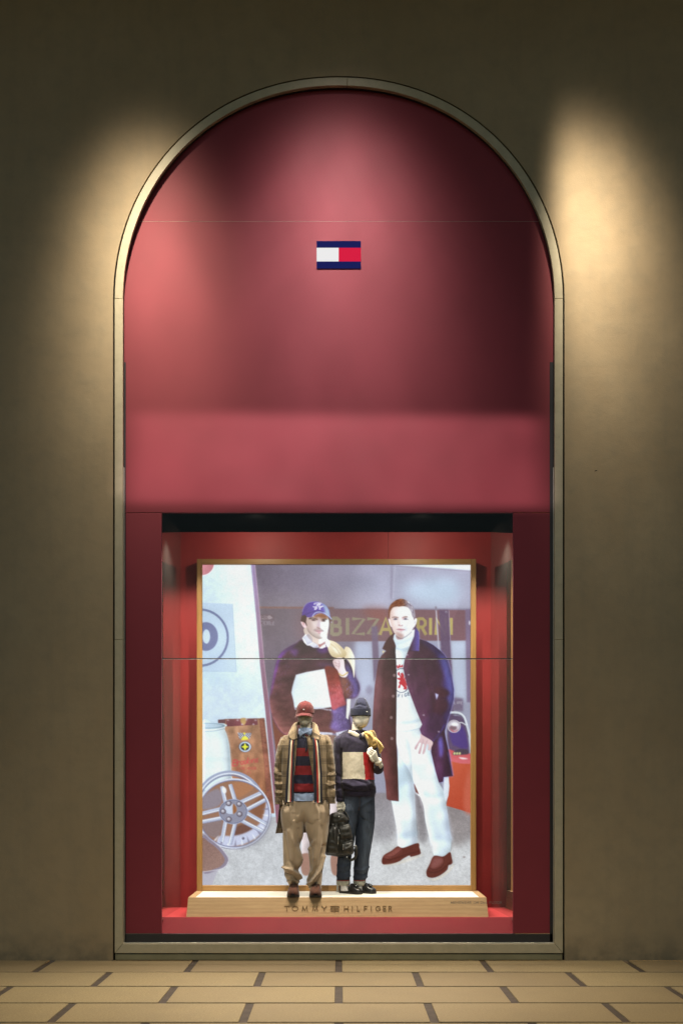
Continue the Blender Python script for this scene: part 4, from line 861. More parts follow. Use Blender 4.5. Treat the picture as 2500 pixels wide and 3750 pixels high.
MT['redfloor'] = plain('red_window_floor', (.46, .045, .05), .5, .4, .08, 4, .08, 200)
MT['soffit'] = plain('arcade_soffit_paint', (.18, .16, .13), .8, .2, .1, 3, .1, 60)
MT['wood'] = m_wood('oak_platform', (.40, .25, .13), (.56, .38, .21), 'x', .45)
MT['wood_v'] = m_wood('oak_frame_upright', (.30, .155, .048), (.40, .22, .075), 'z'); MT['wood_h'] = m_wood('oak_frame_rail', (.32, .165, .052), (.42, .23, .08), 'x')
MT['gold'] = plain('raised_gold_letters', (.20, .115, .05), .35, .5, .08, 30, 0, metal=.25)
MT['seamlight'] = plain('painted_seam_highlight', (.42, .22, .22), .5, .4, .1, 12, 0)  # pale colour stands in for the highlight along the seam
MT['decal'] = plain('grey_vinyl_letters', (.20, .18, .175), .5, .4, .05, 20, 0)
MT['sealdark'] = plain('dark_gasket', (.02, .02, .022), .5, .4, .1, 20, 0); MT['seal'] = plain('grey_sealant', (.72, .72, .74), .5, .4, .25, 40, .2, 90)
MT['sealrim'] = plain('aluminium_bead', (.55, .55, .52), .35, .5, .1, 20, 0, metal=.6)
def glow_enamel(name, c):  # emission added so the emblem stays evenly bright
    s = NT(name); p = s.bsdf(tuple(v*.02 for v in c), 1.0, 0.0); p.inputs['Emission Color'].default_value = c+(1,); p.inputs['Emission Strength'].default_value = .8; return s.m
MT['flagnavy'] = glow_enamel('glowing_navy_enamel', srgb(30, 35, 96)); MT['flagwhite'] = glow_enamel('glowing_white_enamel', (1.0, 1.0, 1.0)); MT['flagred'] = glow_enamel('glowing_red_enamel', srgb(232, 36, 72))

# ---------------------------------------------------------------------------
# pavement: brown bed with stone tiles let into it
# ---------------------------------------------------------------------------
pav = box('pavement', -60, 60, -80, .1, -.30, -.010, MT['grout']); tag(pav, kind='structure')
TL, TD, GX, GY = 1.345, .600, .062, .034
tme = box_me('tile', -(TL-GX)/2, (TL-GX)/2, -(TD-GY)/2, (TD-GY)/2, -.02, 0, .0025); tme.materials.append(MT['tile'])
rt = random.Random(4)
for r in range(12):
    for c in range(-4, 5):
        x = (c+.5)*TL if r % 2 == 0 else c*TL
        if r == 0: pass
        y = -.535-GY/2+TD/2-r*TD-.0
        t = bpy.data.objects.new('tile', tme); COL.objects.link(t); t.parent = pav; t.location = (x, y, rt.uniform(-.0012, .0012)); t.rotation_euler = (0, 0, rt.uniform(-.0015, .0015))
# ---------------------------------------------------------------------------
# facade wall with the tall round-headed opening
# ---------------------------------------------------------------------------
ZS = Q(0, 692, 0).z; AX = 2.101; SEN = 2.07
def arch(w, h, zb, n=64, sen=SEN):
    """outline left foot -> crown -> right foot; w half width, h crown height over the springing"""
    pts = [(-w, zb)]
    for i in range(n+1):
        a = math.pi*(1-i/n); c, s = math.cos(a), math.sin(a)
        pts.append((w*math.copysign(abs(c)**(2/sen), c), ZS+h*max(s, 0)**(2/sen)))
    return pts+[(w, zb)]
ZTOP = Q(0, 178, 0).z; HA = ZTOP-ZS
def wall_mesh():
    o = arch(AX+.018, HA+.018, 0.0, 80); bm = bmesh.new(); WX, WZ = 14.0, 11.5
    a = [bm.verts.new((p[0], 0, p[1])) for p in o]; b = [bm.verts.new((p[0], .30, p[1])) for p in o]
    out = []
    for p in o:
        if p[1] <= ZS+1e-6: out.append((-WX if p[0] < 0 else WX, p[1]))
        else:
            dx, dz = p[0], p[1]-ZS; k = min(WX/abs(dx) if abs(dx) > 1e-6 else 1e9, (WZ-ZS)/dz if dz > 1e-6 else 1e9); out.append((dx*k, ZS+dz*k))
    c = [bm.verts.new((p[0], 0, p[1])) for p in out]
    for i in range(len(o)-1):
        bm.faces.new((a[i], a[i+1], c[i+1], c[i])); bm.faces.new((a[i], b[i], b[i+1], a[i+1]))
        p, q = out[i], out[i+1]
        if abs(p[0]-q[0]) > .01 and abs(p[1]-q[1]) > .01:
            bm.faces.new((c[i], c[i+1], bm.verts.new((math.copysign(WX, p[0]+q[0]), 0, WZ))))
    bmesh.ops.recalc_face_normals(bm, faces=bm.faces)
    me = bpy.data.meshes.new('facade_wall'); bm.to_mesh(me); bm.free(); return me
wall = link('facade_wall', wall_mesh(), None, MT['plaster'])
sol = None
tag(wall, 'olive beige plastered facade wall with tall round-headed opening', 'wall')
sc1 = Q(1368, 1081, 0)
pillow('wall_chip', [(sc1.x-.018, sc1.z-.004), (sc1.x-.004, sc1.z-.007), (sc1.x+.017, sc1.z+.003), (sc1.x+.010, sc1.z+.008), (sc1.x-.008, sc1.z+.003)], .001, .0015, MT['gap'], wall, rings=3, fn=lambda u, v, d: Vector((u, d, v)))
soff = box('ceiling', -14, 14, -3.4, -.002, 10.4, 10.6, MT['soffit']); tag(soff, kind='structure')

# ---------------------------------------------------------------------------
# stone surround: arc pieces, jambs, sill, plinth
# ---------------------------------------------------------------------------
TW = .077
sur = empty('window_surround', (0, 0, 0)); tag(sur, 'cream stone band framing the tall arched shop window', 'surround')
zb_out = Q(0, 2190, 0).z; zb_in = Q(0, 2168, 0).z
def strip_piece(name, inner, outer, y0, y1, m):
    bm = bmesh.new(); n = len(inner); g = []
    for p, q in zip(inner, outer): g.append([bm.verts.new((p[0], y0, p[1])), bm.verts.new((q[0], y0, q[1])), bm.verts.new((q[0], y1, q[1])), bm.verts.new((p[0], y1, p[1]))])
    for i in range(n-1):
        for k in range(4): bm.faces.new((g[i][k], g[i][(k+1) % 4], g[i+1][(k+1) % 4], g[i+1][k]))
    bm.faces.new(g[0]); bm.faces.new(g[-1][::-1]); bmesh.ops.recalc_face_normals(bm, faces=bm.faces)
    bmesh.ops.bevel(bm, geom=[e for e in bm.edges if all(abs(v.co.y-y0) < 1e-6 for v in e.verts) and len(e.link_faces) == 2 and e.calc_face_angle(0) > .5], offset=.003, segments=1, affect='EDGES')
    me = bpy.data.meshes.new(name); bm.to_mesh(me); bm.free(); return link(name, me, sur, m)
def arc_pts(w, h, t0, t1, n=40):
    out = []
    for i in range(n+1):
        a = t0+(t1-t0)*i/n; c, s = math.cos(a), math.sin(a); out.append((w*math.copysign(abs(c)**(2/SEN), c), ZS+h*max(s, 0)**(2/SEN)))
    return out
TY0, TY1 = -.010, .022
j0 = .010; tc_ = math.pi/2-.035
strip_piece('arch_stone', arc_pts(AX-TW, HA-TW, j0, tc_-.0006), arc_pts(AX, HA, j0, tc_-.0006), TY0, TY1, MT['trim'])
strip_piece('arch_stone', arc_pts(AX-TW, HA-TW, tc_+.0006, math.pi-j0), arc_pts(AX, HA, tc_+.0006, math.pi-j0), TY0, TY1, MT['trim'])
zsp = arc_pts(AX, HA, j0, 1)[0][1]; zj = Q(0, 1470, 0).z
for s in (-1, 1):
    for za, zb in ((zsp-.0025, zj+.0015), (zj-.0015, None)):
        if zb is not None: strip_piece('jamb_stone', [(s*(AX-TW), zb), (s*(AX-TW), za)], [(s*AX, zb), (s*AX, za)], TY0, TY1, MT['trim'])
        else: strip_piece('jamb_stone', [(s*(AX-TW), zb_in), (s*(AX-TW), za)], [(s*(AX-.0), zb_out+.0015), (s*AX, za)], TY0, TY1, MT['trim'])
strip_piece('sill_stone', [(-(AX-TW)+.002, zb_in-.0015), (AX-TW-.002, zb_in-.0015)], [(-AX+.003, zb_out), (AX-.003, zb_out)], TY0, TY1, MT['trim'])
plb = box('plinth_board', -AX+.004, AX-.004, -.004, .023, .006, zb_out-.008, MT['plinth'], sur, .003)
box('joint_backing', -AX+.002, AX-.002, .0245, .034, .001, zb_in-.012, MT['gap'], sur)
# backing of the joint between wall and surround
bk = strip_piece('joint_backing', arch(AX-.02, HA-.02, .0, 64), arch(AX+.05, HA+.05, .0, 64), .024, .032, MT['gap'])

# ---------------------------------------------------------------------------
# shop front panels inside the surround
# ---------------------------------------------------------------------------
FY = .050                                      # face of the red panels
front = empty('shop_front', (0, FY, .2)); tag(front, 'red lacquered arched shop front panelling around the display window', 'shop front')
OX0, OX1 = Q(371, 0, FY).x, Q(1178, 0, FY).x; OZ0, OZ1 = Q(0, 2107, FY).z, Q(0, 1177, FY).z
IN = AX-TW-.0; PH2 = FY+.028
zse = Q(0, 508, FY).z; zdb = Q(0, 2145, FY).z; zst = Q(0, 832, FY).z; zfl = Q(0, 2172, FY).z
wi = IN+.03; hi = HA-TW+.03
top = [p for p in arch(wi, hi, zse, 90) if p[1] >= zse-1e-6]
# cut the arch outline at the seam height
def cut_arch(z0, z1, w, h):
    def xat(z): return w if z <= ZS else w*(max(0, 1-((z-ZS)/h)**SEN))**(1/SEN)
    zs = [z0+(z1-z0)*(1-(1-i/60)**2) if z1 >= ZS+h-1e-4 else z0+(z1-z0)*i/60 for i in range(61)]
    L = [(-xat(z), z) for z in zs]; Rr = [(xat(z), z) for z in zs]
    if Rr[-1][0] < 1e-3: return L+Rr[::-1][1:]
    return L+Rr[::-1]
prism('arch_panel', cut_arch(zse+.0018, ZS+hi, wi, hi), FY, PH2, MT['fascia'], front, .002)
prism('upper_panel', cut_arch(OZ1+.0, zse-.0018, wi, hi), FY, PH2, MT['fascia'], front, .002)
SX = Q(289, 0, FY).x; SX1 = Q(1262, 0, FY).x
box('jamb_panel', -wi, OX0, FY, PH2, zdb, OZ1-.004, MT['fascia'], front, .0015); box('jamb_panel', OX1, wi, FY, PH2, zdb, OZ1-.004, MT['fascia'], front, .0015)
link('apron_panel', mesh('apron_panel', [(OX0-.02, FY+.024, zdb-.01), (OX1+.02, FY+.024, zdb-.01), (OX1+.02, .168, .381), (OX0-.02, .168, .381), (OX0-.02, FY+.06, zdb-.01), (OX1+.02, FY+.06, zdb-.01), (OX1+.02, .20, .381), (OX0-.02, .20, .381)], [(0, 1, 2, 3), (5, 4, 7, 6), (3, 2, 6, 7), (0, 3, 7, 4), (1, 5, 6, 2)]), front, MT['apron'])
box('base_bar', -wi, wi, FY-.006, PH2, zfl-.05, zdb-.003, MT['navyframe'], front, .002)
box('side_strip', -wi, SX, FY-.006, FY-.001, zfl, zst, MT['navyframe'], front, .001); box('side_strip', SX1, wi, FY-.006, FY-.001, zfl, zst, MT['navyframe'], front, .001)
box('base_bead', -IN+.002, IN-.002, FY-.026, FY-.012, zb_in-.003, zb_in+.006, MT['sealrim'], front, .001)
for s in (-1, 1): box('side_bead', s*(IN-.001), s*(IN-.007), FY-.026, FY-.012, zb_in+.008, zst-1.0, MT['sealrim'], front)
# lining between surround and panels
strip_piece('inner_lining', arch(IN-.001, HA-TW-.001, zb_in, 64), arch(IN+.04, HA-TW+.04, zb_in, 64), .025, .046, MT['navyframe'])
box('seam_highlight', -1.93, 1.93, FY-.0008, FY+.004, zse-.0016, zse+.0016, MT['seamlight'], front)  # thin strip carrying the seam's highlight as colour
# the flag emblem
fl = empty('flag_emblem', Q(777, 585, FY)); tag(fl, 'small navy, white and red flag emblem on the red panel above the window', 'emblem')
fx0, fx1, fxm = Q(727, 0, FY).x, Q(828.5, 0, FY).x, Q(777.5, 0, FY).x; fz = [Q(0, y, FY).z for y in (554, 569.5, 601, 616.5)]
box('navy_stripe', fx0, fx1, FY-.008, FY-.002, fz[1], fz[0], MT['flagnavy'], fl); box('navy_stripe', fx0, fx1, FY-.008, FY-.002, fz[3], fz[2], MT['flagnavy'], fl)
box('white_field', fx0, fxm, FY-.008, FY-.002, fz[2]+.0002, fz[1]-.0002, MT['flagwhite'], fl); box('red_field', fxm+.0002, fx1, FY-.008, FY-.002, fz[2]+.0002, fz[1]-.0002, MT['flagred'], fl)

# ---------------------------------------------------------------------------
# display box: floor, ceiling, back wall, mirrored sides
# ---------------------------------------------------------------------------
BY = .93; BXL, BXR = Q(415, 0, BY).x, Q(1127, 0, BY).x; FZ = .380; CZ = 4.262
bw = box('back_wall', BXL-.06, Q(891, 0, BY).x-.0012, BY, BY+.05, FZ-.1, CZ+.1, MT['redwall']); tag(bw, kind='structure')
bw2 = box('back_wall', Q(891, 0, BY).x+.0012, BXR+.06, BY+.0015, BY+.05, FZ-.1, CZ+.1, MT['redwall']); tag(bw2, kind='structure')
fl0 = .1985
bf = box('window_floor', -1.85, 1.85, .2005, BY, FZ-.05, FZ, MT['redfloor']); tag(bf, kind='structure')
bc = box('window_ceiling', -1.85, 1.85, PH2+.002, BY, CZ, CZ+.05, MT['black']); tag(bc, kind='structure')
for s, x, fx in ((-1, BXL, OX0-.004), (1, BXR, OX1+.004)):
    y0, y1 = PH2+.002, BY-.001; z0, z1 = FZ-.02, CZ-.001
    V = [(xx+s*t, yy, zz) for t in (0, .02) for zz in (z0, z1) for xx, yy in ((fx, y0), (x, y1))]
    bm = bmesh.new(); vs = [bm.verts.new(v) for v in V]
    for f in ((0, 1, 3, 2), (4, 6, 7, 5), (0, 4, 5, 1), (2, 3, 7, 6), (0, 2, 6, 4), (1, 5, 7, 3)): bm.faces.new([vs[i] for i in f])
    bmesh.ops.recalc_face_normals(bm, faces=bm.faces); me = bpy.data.meshes.new('mirror'); bm.to_mesh(me); bm.free()
    mir = link('mirror', me, None, MT['mirror'])
    tag(mir, 'tall mirror lining the %s side wall of the display box' % ('left' if s < 0 else 'right'), 'mirror', 'mirrors lining the display box')
# glazing: two panes with a sealed joint
GYY = PH2-.020
zjg = Q(0, 1513, GYY).z
jt = empty('display_glazing', (0, GYY, zdb+.004)); tag(jt, 'clear two-pane glazing of the display window with a thin ragged sealed joint', 'glazing')
for z0, z1 in ((zdb+.004, zjg-.004), (zjg+.004, OZ1-.002)): box('glass_pane', OX0+.003, OX1-.003, GYY, GYY+.01, z0, z1, MT['glass'], jt)
box('gasket', OX0+.003, OX1-.003, GYY-.001, GYY+.011, zjg-.0035, zjg+.0035, MT['sealdark'], jt)
def rag():
    r = random.Random(8); n = 220; V = []; F = []
    for i in range(n+1):
        x = OX0+.004+(OX1-OX0-.008)*i/n; t = max(.0004, 0.0062*(.45+noise.noise(Vector((x*3, 0, 3)))*.9+.25*r.random())); z = zjg-.0037
        V += [(x, GYY-.0015, z), (x, GYY-.0015, z-t), (x, GYY+.0005, z-t), (x, GYY+.0005, z)]
    for i in range(n):
        for k in range(4): F.append((i*4+k, i*4+(k+1) % 4, (i+1)*4+(k+1) % 4, (i+1)*4+k))
    return mesh('sealant', V, F)
link('sealant', rag(), jt, MT['seal'])

# ---------------------------------------------------------------------------
# lettering built from strokes
# ---------------------------------------------------------------------------
def stroke_geo(pts, w, y0, y1):
    parts = []
    for (a, b), (c, d) in zip(pts[:-1], pts[1:]):
        p, q = Vector((a, 0, b)), Vector((c, 0, d)); t = (q-p).normalized()*(w/2); n = Vector((-t.z, 0, t.x))
        p2, q2 = p-t*.98, q+t*.98; V = []
        for y in (y0, y1):
            for v in (p2+n, q2+n, q2-n, p2-n): V.append(Vector((v.x, y, v.z)))
        parts.append((V, [(0, 1, 2, 3), (7, 6, 5, 4), (0, 4, 5, 1), (1, 5, 6, 2), (2, 6, 7, 3), (3, 7, 4, 0)])); y0 += .00015
    return join_geo(parts)
LET = {'T': [[(0, 1), (1, 1)], [(.5, 1), (.5, 0)]], 'M': [[(.02, 0), (.12, 1), (.5, .1), (.88, 1), (.98, 0)]], 'Y': [[(0, 1), (.5, .48)], [(1, 1), (.5, .48)], [(.5, .48), (.5, 0)]], 'H': [[(.05, 0), (.05, 1)], [(.95, 0), (.95, 1)], [(.05, .52), (.95, .52)]],
       'I': [[(.5, 0), (.5, 1)]], 'L': [[(.1, 1), (.1, 0), (.9, 0)]], 'F': [[(.9, 1), (.1, 1), (.1, 0)], [(.1, .52), (.8, .52)]], 'E': [[(.9, 1), (.1, 1), (.1, 0), (.9, 0)], [(.1, .52), (.8, .52)]],
       'R': [[(.1, 0), (.1, 1), (.6, 1), (.85, .88), (.88, .7), (.8, .55), (.6, .46), (.1, .46)], [(.5, .46), (.95, 0)]], 'O': [[(.5+.5*math.cos(t*math.pi/8), .5+.5*math.sin(t*math.pi/8)) for t in range(17)]],
       'G': [[(.5+.5*math.cos(t*math.pi/8), .5+.5*math.sin(t*math.pi/8)) for t in range(2, 15)]+[(.93, .45), (.55, .45)]],
       'N': [[(.05, 0), (.05, 1), (.95, 0), (.95, 1)]], 'S': [[(.9, .85), (.7, 1), (.3, 1), (.1, .85), (.1, .65), (.3, .53), (.7, .47), (.9, .35), (.9, .15), (.7, 0), (.3, 0), (.1, .15)]], 'W': [[(0, 1), (.25, 0), (.5, .95), (.75, 0), (1, 1)]], 'A': [[(0, 0), (.5, 1), (1, 0)], [(.2, .33), (.8, .33)]],
       '2': [[(.1, .8), (.3, 1), (.7, 1), (.9, .82), (.88, .62), (.1, 0), (.95, 0)]], 'n': [[(.15, 0), (.15, .68)], [(.15, .5), (.4, .68), (.7, .66), (.85, .5), (.85, 0)]], 'd': [[(.85, 1), (.85, 0), (.35, 0), (.12, .18), (.12, .5), (.35, .68), (.85, .68)]]}
# ---------------------------------------------------------------------------
# oak platform with lit ribbed top
# ---------------------------------------------------------------------------
PZ = .562
plat = empty('display_platform', (0, .2, FZ)); tag(plat, 'low oak display platform with glowing ribbed top and raised brand lettering', 'platform')
pyf, pyt, pyb = .2055, .262, .868
px0, px1 = -1.452, 1.424
def plat_mesh():
    b = .012
    V = [(px0-b, pyf, FZ), (px1+b, pyf, FZ), (px1+b, pyb, FZ), (px0-b, pyb, FZ), (px0, pyt, PZ), (px1, pyt, PZ), (px1, pyb, PZ), (px0, pyb, PZ), (px0+.062, pyt+.018, PZ), (px1-.062, pyt+.018, PZ), (px1-.062, pyb-.06, PZ), (px0+.062, pyb-.06, PZ)]
    V += [(v[0], v[1], PZ-.02) for v in V[8:12]]
    F = [(0, 1, 5, 4), (1, 2, 6, 5), (2, 3, 7, 6), (3, 0, 4, 7), (4, 5, 9, 8), (5, 6, 10, 9), (6, 7, 11, 10), (7, 4, 8, 11), (8, 9, 13, 12), (9, 10, 14, 13), (10, 11, 15, 14), (11, 8, 12, 15)]
    return mesh('platform_case', V, F)
link('platform_case', plat_mesh(), plat, MT['wood'])
def glowing(name, c, st):
    s = NT(name); e = s.bsdf((.60, .56, .48), .4, .4); e.inputs['Emission Color'].default_value = c+(1,); e.inputs['Emission Strength'].default_value = st; return s.m
MT['ribglow'] = glowing('backlit_ribbed_acrylic', (1.0, .90, .70), .40)
def rib_mesh():
    x0, x1, y0, y1 = px0+.064, px1-.064, pyt+.020, pyb-.062; n = 262; V = []; F = []
    for i in range(n):
        a = x0+(x1-x0)*i/n; w = (x1-x0)/n
        for t, h in ((0, -.004), (.2, -.004), (.36, 0), (.84, 0)): V += [(a+w*t, y0, PZ-.001+h), (a+w*t, y1, PZ-.001+h)]
    V += [(x1, y0, PZ-.005), (x1, y1, PZ-.005)]
    for k in range(len(V)//2-1): F.append((2*k, 2*k+2, 2*k+3, 2*k+1))
    return mesh('ribbed_light_panel', V, F)
link('ribbed_light_panel', rib_mesh(), plat, MT['ribglow'])
# raised letters on the front: x in close-up pixels
def yface(z): return pyf+(pyt-pyf)*(z-FZ)/(PZ-FZ)
zl0, zl1 = M(0, 2322, .19).z, M(0, 2276, .19).z
def letter(ch, u0, u1):
    x0, x1 = M(u0, 0, .19).x, M(u1, 0, .19).x; ym = yface((zl0+zl1)/2)
    parts = [stroke_geo([(x0+p*(x1-x0), zl0+q*(zl1-zl0)) for p, q in st], .0074, ym-.0028-.0004*k, ym+.01) for k, st in enumerate(LET[ch])]
    V, F = join_geo(parts); V = [Vector((v[0], v[1]+yface(v[2])-ym, v[2])) for v in V]; o = link('raised_letter', mesh('raised_letter', V, F), plat, MT['gold']); return o
for ch, a, b in (('T', 252, 298), ('O', 330, 388), ('M', 432, 484), ('M', 535, 587), ('Y', 632, 678), ('H', 858, 900), ('I', 930, 950), ('L', 988, 1018), ('F', 1058, 1092), ('I', 1122, 1142), ('G', 1180, 1228), ('E', 1252, 1284), ('R', 1308, 1340)):
    letter(ch, a, b)
em = []
ym = yface((zl0+zl1)/2)
ex0, ex1 = M(722, 0, .19).x, M(802, 0, .19).x
for k, t in enumerate((.02, .5, .98)): em.append(stroke_geo([(ex0, zl0+t*(zl1-zl0)), (ex1, zl0+t*(zl1-zl0))], .0074, ym-.0028-.0004*k, ym+.01))
em.append(stroke_geo([((ex0+ex1)/2, zl0), ((ex0+ex1)/2, zl1)], .010, ym-.0042, ym+.01))
V, F = join_geo(em); V = [Vector((v[0], v[1]+yface(v[2])-ym, v[2])) for v in V]; link('emblem', mesh('emblem', V, F), plat, MT['gold'])
# vinyl lettering on the glass
wl = empty('window_lettering', W(1745, 3310, GYY)); tag(wl, 'small grey vinyl lettering about menswear at lower right of the glass', 'lettering')
def decal():
    txt = 'MENSWEAR ON 2nd FLOOR'; wd = {'I': .35, ' ': .45, 'M': 1.15, 'W': 1.35, 'O': 1.1}
    x0, x1 = W(1650, 0, GYY).x, W(1839, 0, GYY).x; z0, z1 = W(0, 3310.5, GYY).z, W(0, 3302.5, GYY).z
    tot = sum(wd.get(c, .85)+.28 for c in txt); k = (x1-x0)/tot; x = x0; parts = []
    for i, c in enumerate(txt):
        w = wd.get(c, .85)*k
        if c != ' ':
            parts = [stroke_geo([(x+p*w, z0+q*(z1-z0)) for p, q in st], .0036, GYY-.0032-.0001*j, GYY-.0012) for j, st in enumerate(LET[c])]
            V, F = join_geo(parts); link('letter', mesh('letter', V, F), wl, MT['decal'])
        x += w+.28*k
decal()
# ---------------------------------------------------------------------------
# light box with the printed picture
# ---------------------------------------------------------------------------
LBY0, LBY1 = .802, BY-.002
lb = empty('light_box', (0, LBY1, PZ)); tag(lb, 'large oak framed light box with glowing picture of two men in a garage', 'light box')
lx0, lx1, lz0, lz1 = Q(452, 0, LBY0).x, Q(1093, 0, LBY0).x, PZ+.002, Q(0, 1284, LBY0).z
fw = .053; LPY = .835
box('frame_rail', lx0+fw+.0008, lx1-fw-.0008, LBY0, LBY1, lz1-.053, lz1, MT['wood_h'], lb, .0015); box('frame_rail', lx0+fw+.0008, lx1-fw-.0008, LBY0, LBY1, lz0, lz0+.055, MT['wood_h'], lb, .0015)
box('frame_stile', lx0, lx0+fw, LBY0, LBY1, lz0, lz1, MT['wood_v'], lb, .0015); box('frame_stile', lx1-fw, lx1, LBY0, LBY1, lz0, lz1, MT['wood_v'], lb, .0015)
def print_sheet():
    C = paint_poster(); C = C.reshape(PH//2, 2, PW//2, 2, 3).mean((1, 3)); h, w = C.shape[:2]
    C = np.where(C <= .04045, C/12.92, ((C+.055)/1.055)**2.4)
    a = W(PX0, PY0, LPY); b = W(PX0+PW, PY0+PH, LPY)
    xs = np.linspace(lx0+fw+.001, lx1-fw-.001, w); zs = np.linspace(lz1-.054, lz0+.056, h)
    V = np.stack([np.repeat(xs[None], h, 0), np.full((h, w), LPY), np.repeat(zs[:, None], w, 1)], -1).reshape(-1, 3)
    me = bpy.data.meshes.new('picture_sheet'); me.vertices.add(h*w); me.vertices.foreach_set('co', V.astype(np.float32).ravel())
    i = np.arange(h*w, dtype=np.int32).reshape(h, w); q = np.stack([i[:-1, :-1], i[1:, :-1], i[1:, 1:], i[:-1, 1:]], -1).reshape(-1, 4)
    me.loops.add(q.size); me.loops.foreach_set('vertex_index', q.ravel()); me.polygons.add(len(q)); me.polygons.foreach_set('loop_start', np.arange(0, q.size, 4, dtype=np.int32))
    me.update(calc_edges=True); me.validate()
    at = me.color_attributes.new('Print', 'FLOAT_COLOR', 'POINT'); at.data.foreach_set('color', np.concatenate([C.reshape(-1, 3), np.ones((h*w, 1))], 1).astype(np.float32).ravel())
    return me
def m_print():
    s = NT('backlit_print'); v = s.n('ShaderNodeVertexColor', layer_name='Print'); p = s.bsdf((.006, .006, .006), .6, .1); s.t.links.new(v.outputs[0], p.inputs['Emission Color']); p.inputs['Emission Strength'].default_value = .97; return s.m
link('picture_sheet', print_sheet(), lb, m_print())
# ---------------------------------------------------------------------------
# cloth materials
# ---------------------------------------------------------------------------
def m_cloth(name, c, var=.2, weave=420, rough=.85, sheen=.2, big=10, bump=.25, bd=.0015):
    s = NT(name); co = s.coord(); n = s.noise(co, big, 4, .6); f = s.noise(co, weave, 2, .7)
    col = s.mix(s.ramp(n, .3, .7), tuple(x*(1-var) for x in c), tuple(x*(1+var) for x in c)); col = s.mix(s.math('MULTIPLY', s.ramp(f, .4, .7), .25), col, tuple(x*.6 for x in c))
    s.bsdf(col, rough, .25, 0, s.bump(f, bump, bd), Sheen_Weight=sheen, Sheen_Roughness=.5); return s.m
def m_plaid():
    s = NT('brown_glen_check_wool'); uv = s.coord('UV'); x, y, _ = s.sep(uv)
    def lines(v, per, duty): return s.math('LESS_THAN', s.math('FRACT', s.math('DIVIDE', v, per)), duty)
    def bands(v, per, duty): return s.math('LESS_THAN', s.math('FRACT', s.math('ADD', s.math('DIVIDE', v, per), .3)), duty)
    hb = s.math('MULTIPLY', bands(y, .126, .46), lines(y, .0130, .5)); vb = s.math('MULTIPLY', bands(x, .118, .46), lines(x, .0130, .5))
    fine = s.math('MULTIPLY', s.math('ADD', lines(x, .0085, .5), lines(y, .0085, .5)), .26)
    f = s.math('MINIMUM', s.math('ADD', s.math('ADD', s.math('MULTIPLY', hb, .75), s.math('MULTIPLY', vb, .5)), fine), 1.0)
    n = s.noise(s.coord(), 300, 2); c = s.mix(f, (.26, .19, .115), (.020, .014, .011)); c = s.mix(s.math('MULTIPLY', n, .25), c, (.20, .13, .07))
    s.bsdf(c, .9, .2, 0, s.bump(n, .3, .0015), Sheen_Weight=.15); return s.m
def m_denim():
    s = NT('dark_blue_denim'); co = s.coord(); a = s.n('ShaderNodeAttribute', attribute_name='fade').outputs['Fac']; n = s.noise(s.coord('Object', (6, 6, 1.2)), 6, 5, .7); f = s.noise(co, 500, 2)
    c = s.mix(s.math('MULTIPLY', a, s.ramp(n, .15, .8)), (.014, .018, .032), (.115, .145, .20)); c = s.mix(s.math('MULTIPLY', f, .3), c, (.01, .013, .022))
    s.bsdf(c, .85, .25, 0, s.bump(f, .3, .0012)); return s.m
CL = {}
CL['skin'] = plain('mannequin_ivory_lacquer', (.58, .54, .46), .42, .45, .04, 6, .02, 60)
CL['plaid'] = m_plaid(); CL['denim'] = m_denim()
CL['capred'] = m_cloth('dark_red_suede', (.070, .0075, .0085), .35, 260, .9, .08, 22); CL['white'] = plain('white_thread', (.8, .8, .78), .6, .3, .05, 20, 0)
CL['navyknit'] = m_cloth('navy_wool_knit', (.012, .013, .032), .3, 380, .92, .06, 18); CL['redknit'] = m_cloth('red_wool_knit', (.19, .013, .02), .25, 380, .92, .08, 18)
CL['bluecot'] = m_cloth('pale_blue_shirt_cotton', (.26, .33, .50), .1, 600, .8, .1); CL['creamcot'] = m_cloth('cream_shirt_cotton', (.60, .54, .44), .1, 600, .8, .1)
CL['scarfnavy'] = m_cloth('navy_scarf_wool', (.018, .018, .028), .2, 420, .95, .06); CL['scarfcream'] = m_cloth('cream_scarf_stripe', (.60, .52, .38), .1, 420, .95, .2); CL['scarfred'] = m_cloth('red_scarf_stripe', (.34, .022, .016), .15, 420, .95, .2)
CL['tan'] = m_cloth('tan_wool_flannel', (.385, .285, .195), .10, 380, .7, .35, 7, .15); CL['suede'] = m_cloth('brown_suede', (.052, .016, .007), .35, 220, .9, .1, 26); CL['sole'] = plain('black_rubber_sole', (.018, .015, .013), .6, .4, .1, 20, 0)
CL['mohair'] = m_cloth('navy_mohair', (.020, .016, .036), .35, 210, .95, .12, 34, .5, .004); CL['mohairw'] = m_cloth('cream_mohair', (.56, .50, .40), .16, 210, .95, .15, 34, .5, .004); CL['mohairr'] = m_cloth('red_mohair', (.38, .010, .016), .25, 210, .95, .15, 34, .5, .004)
CL['cuff'] = m_cloth('turned_denim_cuff', (.30, .29, .24), .15, 420, .9, .1); CL['selvedge'] = m_cloth('red_selvedge', (.20, .03, .02), .1, 420); CL['sock'] = m_cloth('white_sock_knit', (.72, .68, .66), .08, 420)
CL['leather'] = plain('black_leather', (.014, .012, .011), .28, .5, .2, 30, .15, 150, .001); CL['bag'] = plain('black_waxed_canvas', (.017, .015, .012), .5, .5, .25, 20, .3, 120, .002); CL['steel'] = plain('zip_metal', (.5, .5, .5), .3, .5, .1, 30, 0, metal=1.0)
CL['camel'] = m_cloth('mustard_tan_cotton', (.44, .285, .088), .14, 300, .85, .2, 12)
CL['stand'] = plain('white_stand_metal', (.75, .74, .70), .35, .5, .05, 20, 0)
CL['dark'] = plain('dark_lining', (.02, .015, .015), .9, .2, .1, 20, 0)

